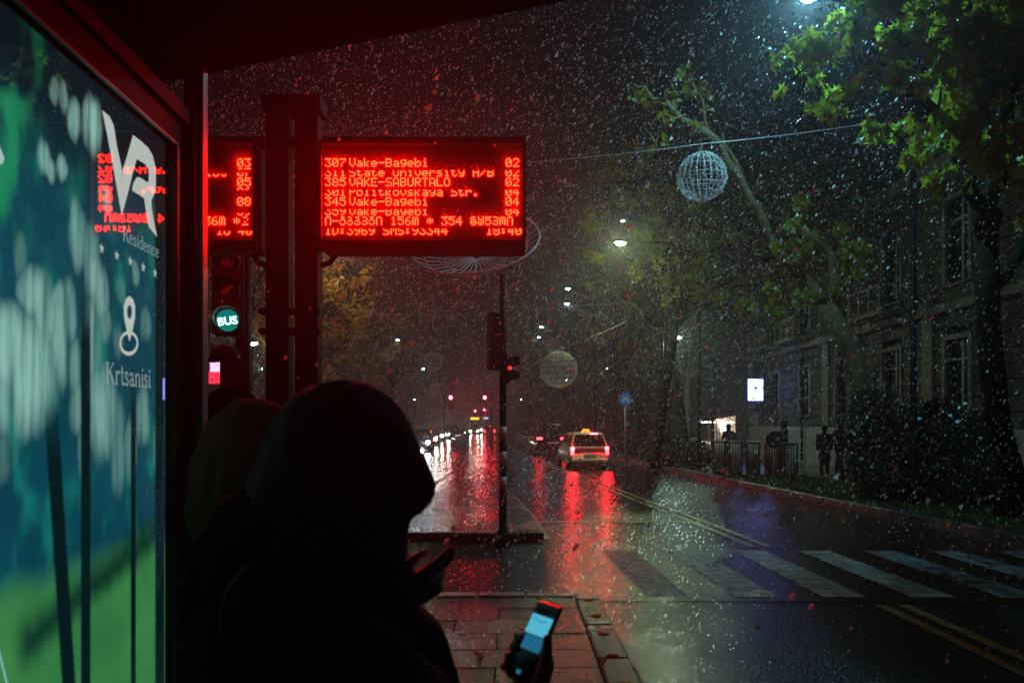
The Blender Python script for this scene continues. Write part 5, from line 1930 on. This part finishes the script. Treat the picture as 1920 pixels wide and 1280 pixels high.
# net of wires in a hoop behind the big led board
t = thing('wire_hoop', 'wide wire net hoop showing below the red led board', 'ornament')
hc = at(890, 452, 13.5)
hr = 122 * 13.5 / F
tilt = Matrix.Rotation(math.radians(-8), 3, 'Y') @ Matrix.Rotation(math.radians(40), 3, 'X')
def hoop(r, dz, n=40):
    return [hc + tilt @ Vector((math.cos(2 * math.pi * i / n) * r, math.sin(2 * math.pi * i / n) * r, dz)) for i in range(n + 1)]
MB().tube(hoop(hr, 0), .021, 5, cap=False).build('outer_hoop', M_ORN, t)
MB().tube(hoop(hr * .8, -.16), .008, 5, cap=False).build('inner_hoop', M_ORN, t)
MB().tube(hoop(hr * .5, -.26), .007, 5, cap=False).build('inner_hoop', M_ORN, t)
b = MB()
for k in range(34):
    a = 2 * math.pi * k / 34
    b.tube([hc + tilt @ Vector((math.cos(a) * hr * f, math.sin(a) * hr * f, z)) for f, z in ((1, 0), (.8, -.16), (.5, -.26), (.06, -.30))], .010, 4, cap=False)
b.build('net_wires', M_ORN, t)
MB().tube([hc + Vector((0, 0, -.2)), hc + Vector((0, 3.4, 2.4))], .006, 5).build('hanger', M_WIRE, t)


def cable(label, pts, r, m=M_WIRE):
    q = []
    for i in range(len(pts) - 1):
        a, b_ = Vector(pts[i]), Vector(pts[i + 1])
        n_ = 14
        for k in range(n_ + (i == len(pts) - 2)):
            f = k / n_
            q.append(a.lerp(b_, f) - Vector((0, 0, (a - b_).length * .008 * 4 * f * (1 - f))))
    return tag(MB().tube(q, r, 5).build('overhead_wire', m), label, 'wire', 'wires over the street')


cable('long diagonal wire from the tall lamp post carrying the sparkling globe', [at(1655, 228, 17.0), at(1316, 270, 17), at(985, 305, 17), at(500, 300, 17)], .011)
cable('wire from the lamp junction to the trees on the right', [at(1000, 582, 46), at(1063, 575, 46), at(1215, 563, 46), at(1290, 530, 44)], .018)
cable('short brace wire falling right from the lamp junction', [at(1065, 575, 46), at(1146, 600, 46.2)], .025)
cable('wire holding the low globe beside the striped pole', [at(940, 655, 30), at(1048, 655, 30), at(1095, 638, 30), at(1180, 600, 31)], .008)
cable('level wire crossing behind the twin posts clamps', [at(500, 582, 36), at(600, 584, 36), at(760, 590, 36), at(940, 590, 36)], .012)
cable('faint wire holding the small pale globe', [at(600, 640, 42), at(727, 650, 42), at(830, 652, 42)], .01)

# ------------------------------------------------------------------ fallen leaves
me = bpy.data.meshes.new('fallen_leaf')
me.from_pydata([(x * .13, (y - .5) * .13, z * .25 + .006) for x, y, z in LEAF_V], [], LEAF_F)
me.materials.append(M_LEAFO)
spots = [(847, 972, 'beside the left edge of the island', .105), (897, 981, 'nearer the pole foot on the island', .105), (936, 1008, 'on the island kerb under the striped pole', .13), (972, 981, 'just right of the pole foot', .105),
         (850, 987, 'second from the left on the island', .105), (1130, 1240, 'on the wet kerb side of the platform', PZ + .02), (1230, 1002, 'alone on the wet asphalt right of the red streaks', .0), (900, 1230, 'on the paving near the phone', PZ)]
for i, (px, py, where, z) in enumerate(spots):
    Y = (CAM_H - z) * F / (py - HY)
    o = bpy.data.objects.new('fallen_leaf', me)
    COL.objects.link(o)
    o.location = ((px - CX) * Y / F, Y, z)
    o.rotation_euler = (0, 0, i * 1.3)
    tag(o, 'yellow fallen leaf %s' % where, 'leaf', 'fallen leaves')

# ------------------------------------------------------------------ falling snow (uncountable)
m = bpy.data.materials.new('snow_flake')
m.use_nodes = True
n_, l_ = m.node_tree.nodes, m.node_tree.links
n_.clear()
d_ = n_.new('ShaderNodeBsdfDiffuse')
d_.inputs[0].default_value = (.92, .94, .96, 1)
t_ = n_.new('ShaderNodeBsdfTranslucent')
t_.inputs[0].default_value = (.92, .94, .96, 1)
x_ = n_.new('ShaderNodeMixShader')
x_.inputs[0].default_value = .5
o_ = n_.new('ShaderNodeOutputMaterial')
l_.new(d_.outputs[0], x_.inputs[1])
l_.new(t_.outputs[0], x_.inputs[2])
l_.new(x_.outputs[0], o_.inputs[0])
M_SNOW = m
rng = np.random.default_rng(99)


def flakes(N, x0, x1, y0, y1, z0, z1, size):
    P = np.stack([rng.uniform(x0, x1, N), rng.uniform(y0, y1, N), rng.uniform(z0, z1, N)], 1)
    # stay under the open sky and inside a generous view of the street
    lim = np.abs(P[:, 0]) < P[:, 1] * .80 + 1.5
    top = P[:, 2] < CAM_H + P[:, 1] * .66
    dry = ~((P[:, 1] < 2.75) | ((P[:, 0] < -.9) & (P[:, 1] < 3.4)))
    P = P[lim & top & dry]
    s = size * np.exp(rng.normal(0, .33, len(P)))
    return P, s


A, sa = flakes(62000, -14, 14, 2.7, 14, .1, 11, .0078)
B, sb = flakes(98000, -26, 26, 14, 36, .1, 13.6, .0140)
C, sc2 = flakes(9000, -34, 34, 36, 50, .1, 13.6, .022)
D, sd = flakes(4200, -10, 10, 8.0, 14, .2, 10, .0150)
keep = (A[:, 1] > 5.5) | (rng.uniform(size=len(A)) < .5)
A, sa = A[keep], sa[keep]
P = np.concatenate([A, B, C, D])
S = np.concatenate([sa, sb, sc2, sd])
R = rand_rot(len(P), rng) * S[:, None, None]
# wind drift: flakes are a little longer along their fall
drift = np.array([[1.15, 0, .35], [0, 1.0, 0], [.35, 0, 1.5]])
R = np.einsum('ij,njk->nik', drift, R)
near = P[:, 1] < 9.0
sn = scatter('snow', [(1, 0, -.5), (-.6, .9, -.4), (-.5, -.9, -.3), (.1, .1, 1)], [(0, 1, 3), (1, 2, 3), (2, 0, 3)], R[~near], P[~near], M_SNOW)
LUMP_V = [(0, 0, .9), (.8, .1, .35), (.1, .75, .3), (-.85, .1, .4), (-.1, -.8, .3), (.55, .5, -.45), (-.5, .55, -.5), (-.6, -.45, -.4), (.5, -.6, -.45), (0, .05, -1)]
LUMP_F = [(0, 1, 2), (0, 2, 3), (0, 3, 4), (0, 4, 1), (1, 5, 2), (2, 6, 3), (3, 7, 4), (4, 8, 1), (2, 5, 6), (3, 6, 7), (4, 7, 8), (1, 8, 5), (9, 6, 5), (9, 7, 6), (9, 8, 7), (9, 5, 8)]
sn2 = scatter('snow', LUMP_V, LUMP_F, R[near] * .85, P[near], M_SNOW, None)
sn2.data.polygons.foreach_set('use_smooth', [True] * len(sn2.data.polygons))
tag(sn2, 'nearby falling snowflakes in front of the red led boards', 'snow', kind='stuff')
tag(sn, 'falling snowflakes drifting across the whole street', 'snow', kind='stuff')

# ------------------------------------------------------------------ the air
hz = MB().box(-66, 66, -12, 262, -1.2, 15.5)
m = bpy.data.materials.new('snowy_air')
m.use_nodes = True
n_, l_ = m.node_tree.nodes, m.node_tree.links
n_.clear()
pvn = n_.new('ShaderNodeVolumePrincipled')
pvn.inputs['Color'].default_value = (.92, .94, .96, 1)
pvn.inputs['Density'].default_value = .0028
pvn.inputs['Anisotropy'].default_value = .8
o_ = n_.new('ShaderNodeOutputMaterial')
l_.new(pvn.outputs[0], o_.inputs['Volume'])
ho = hz.build('haze', m)
tag(ho, 'thin pale snowy haze filling the street', 'haze', kind='stuff')
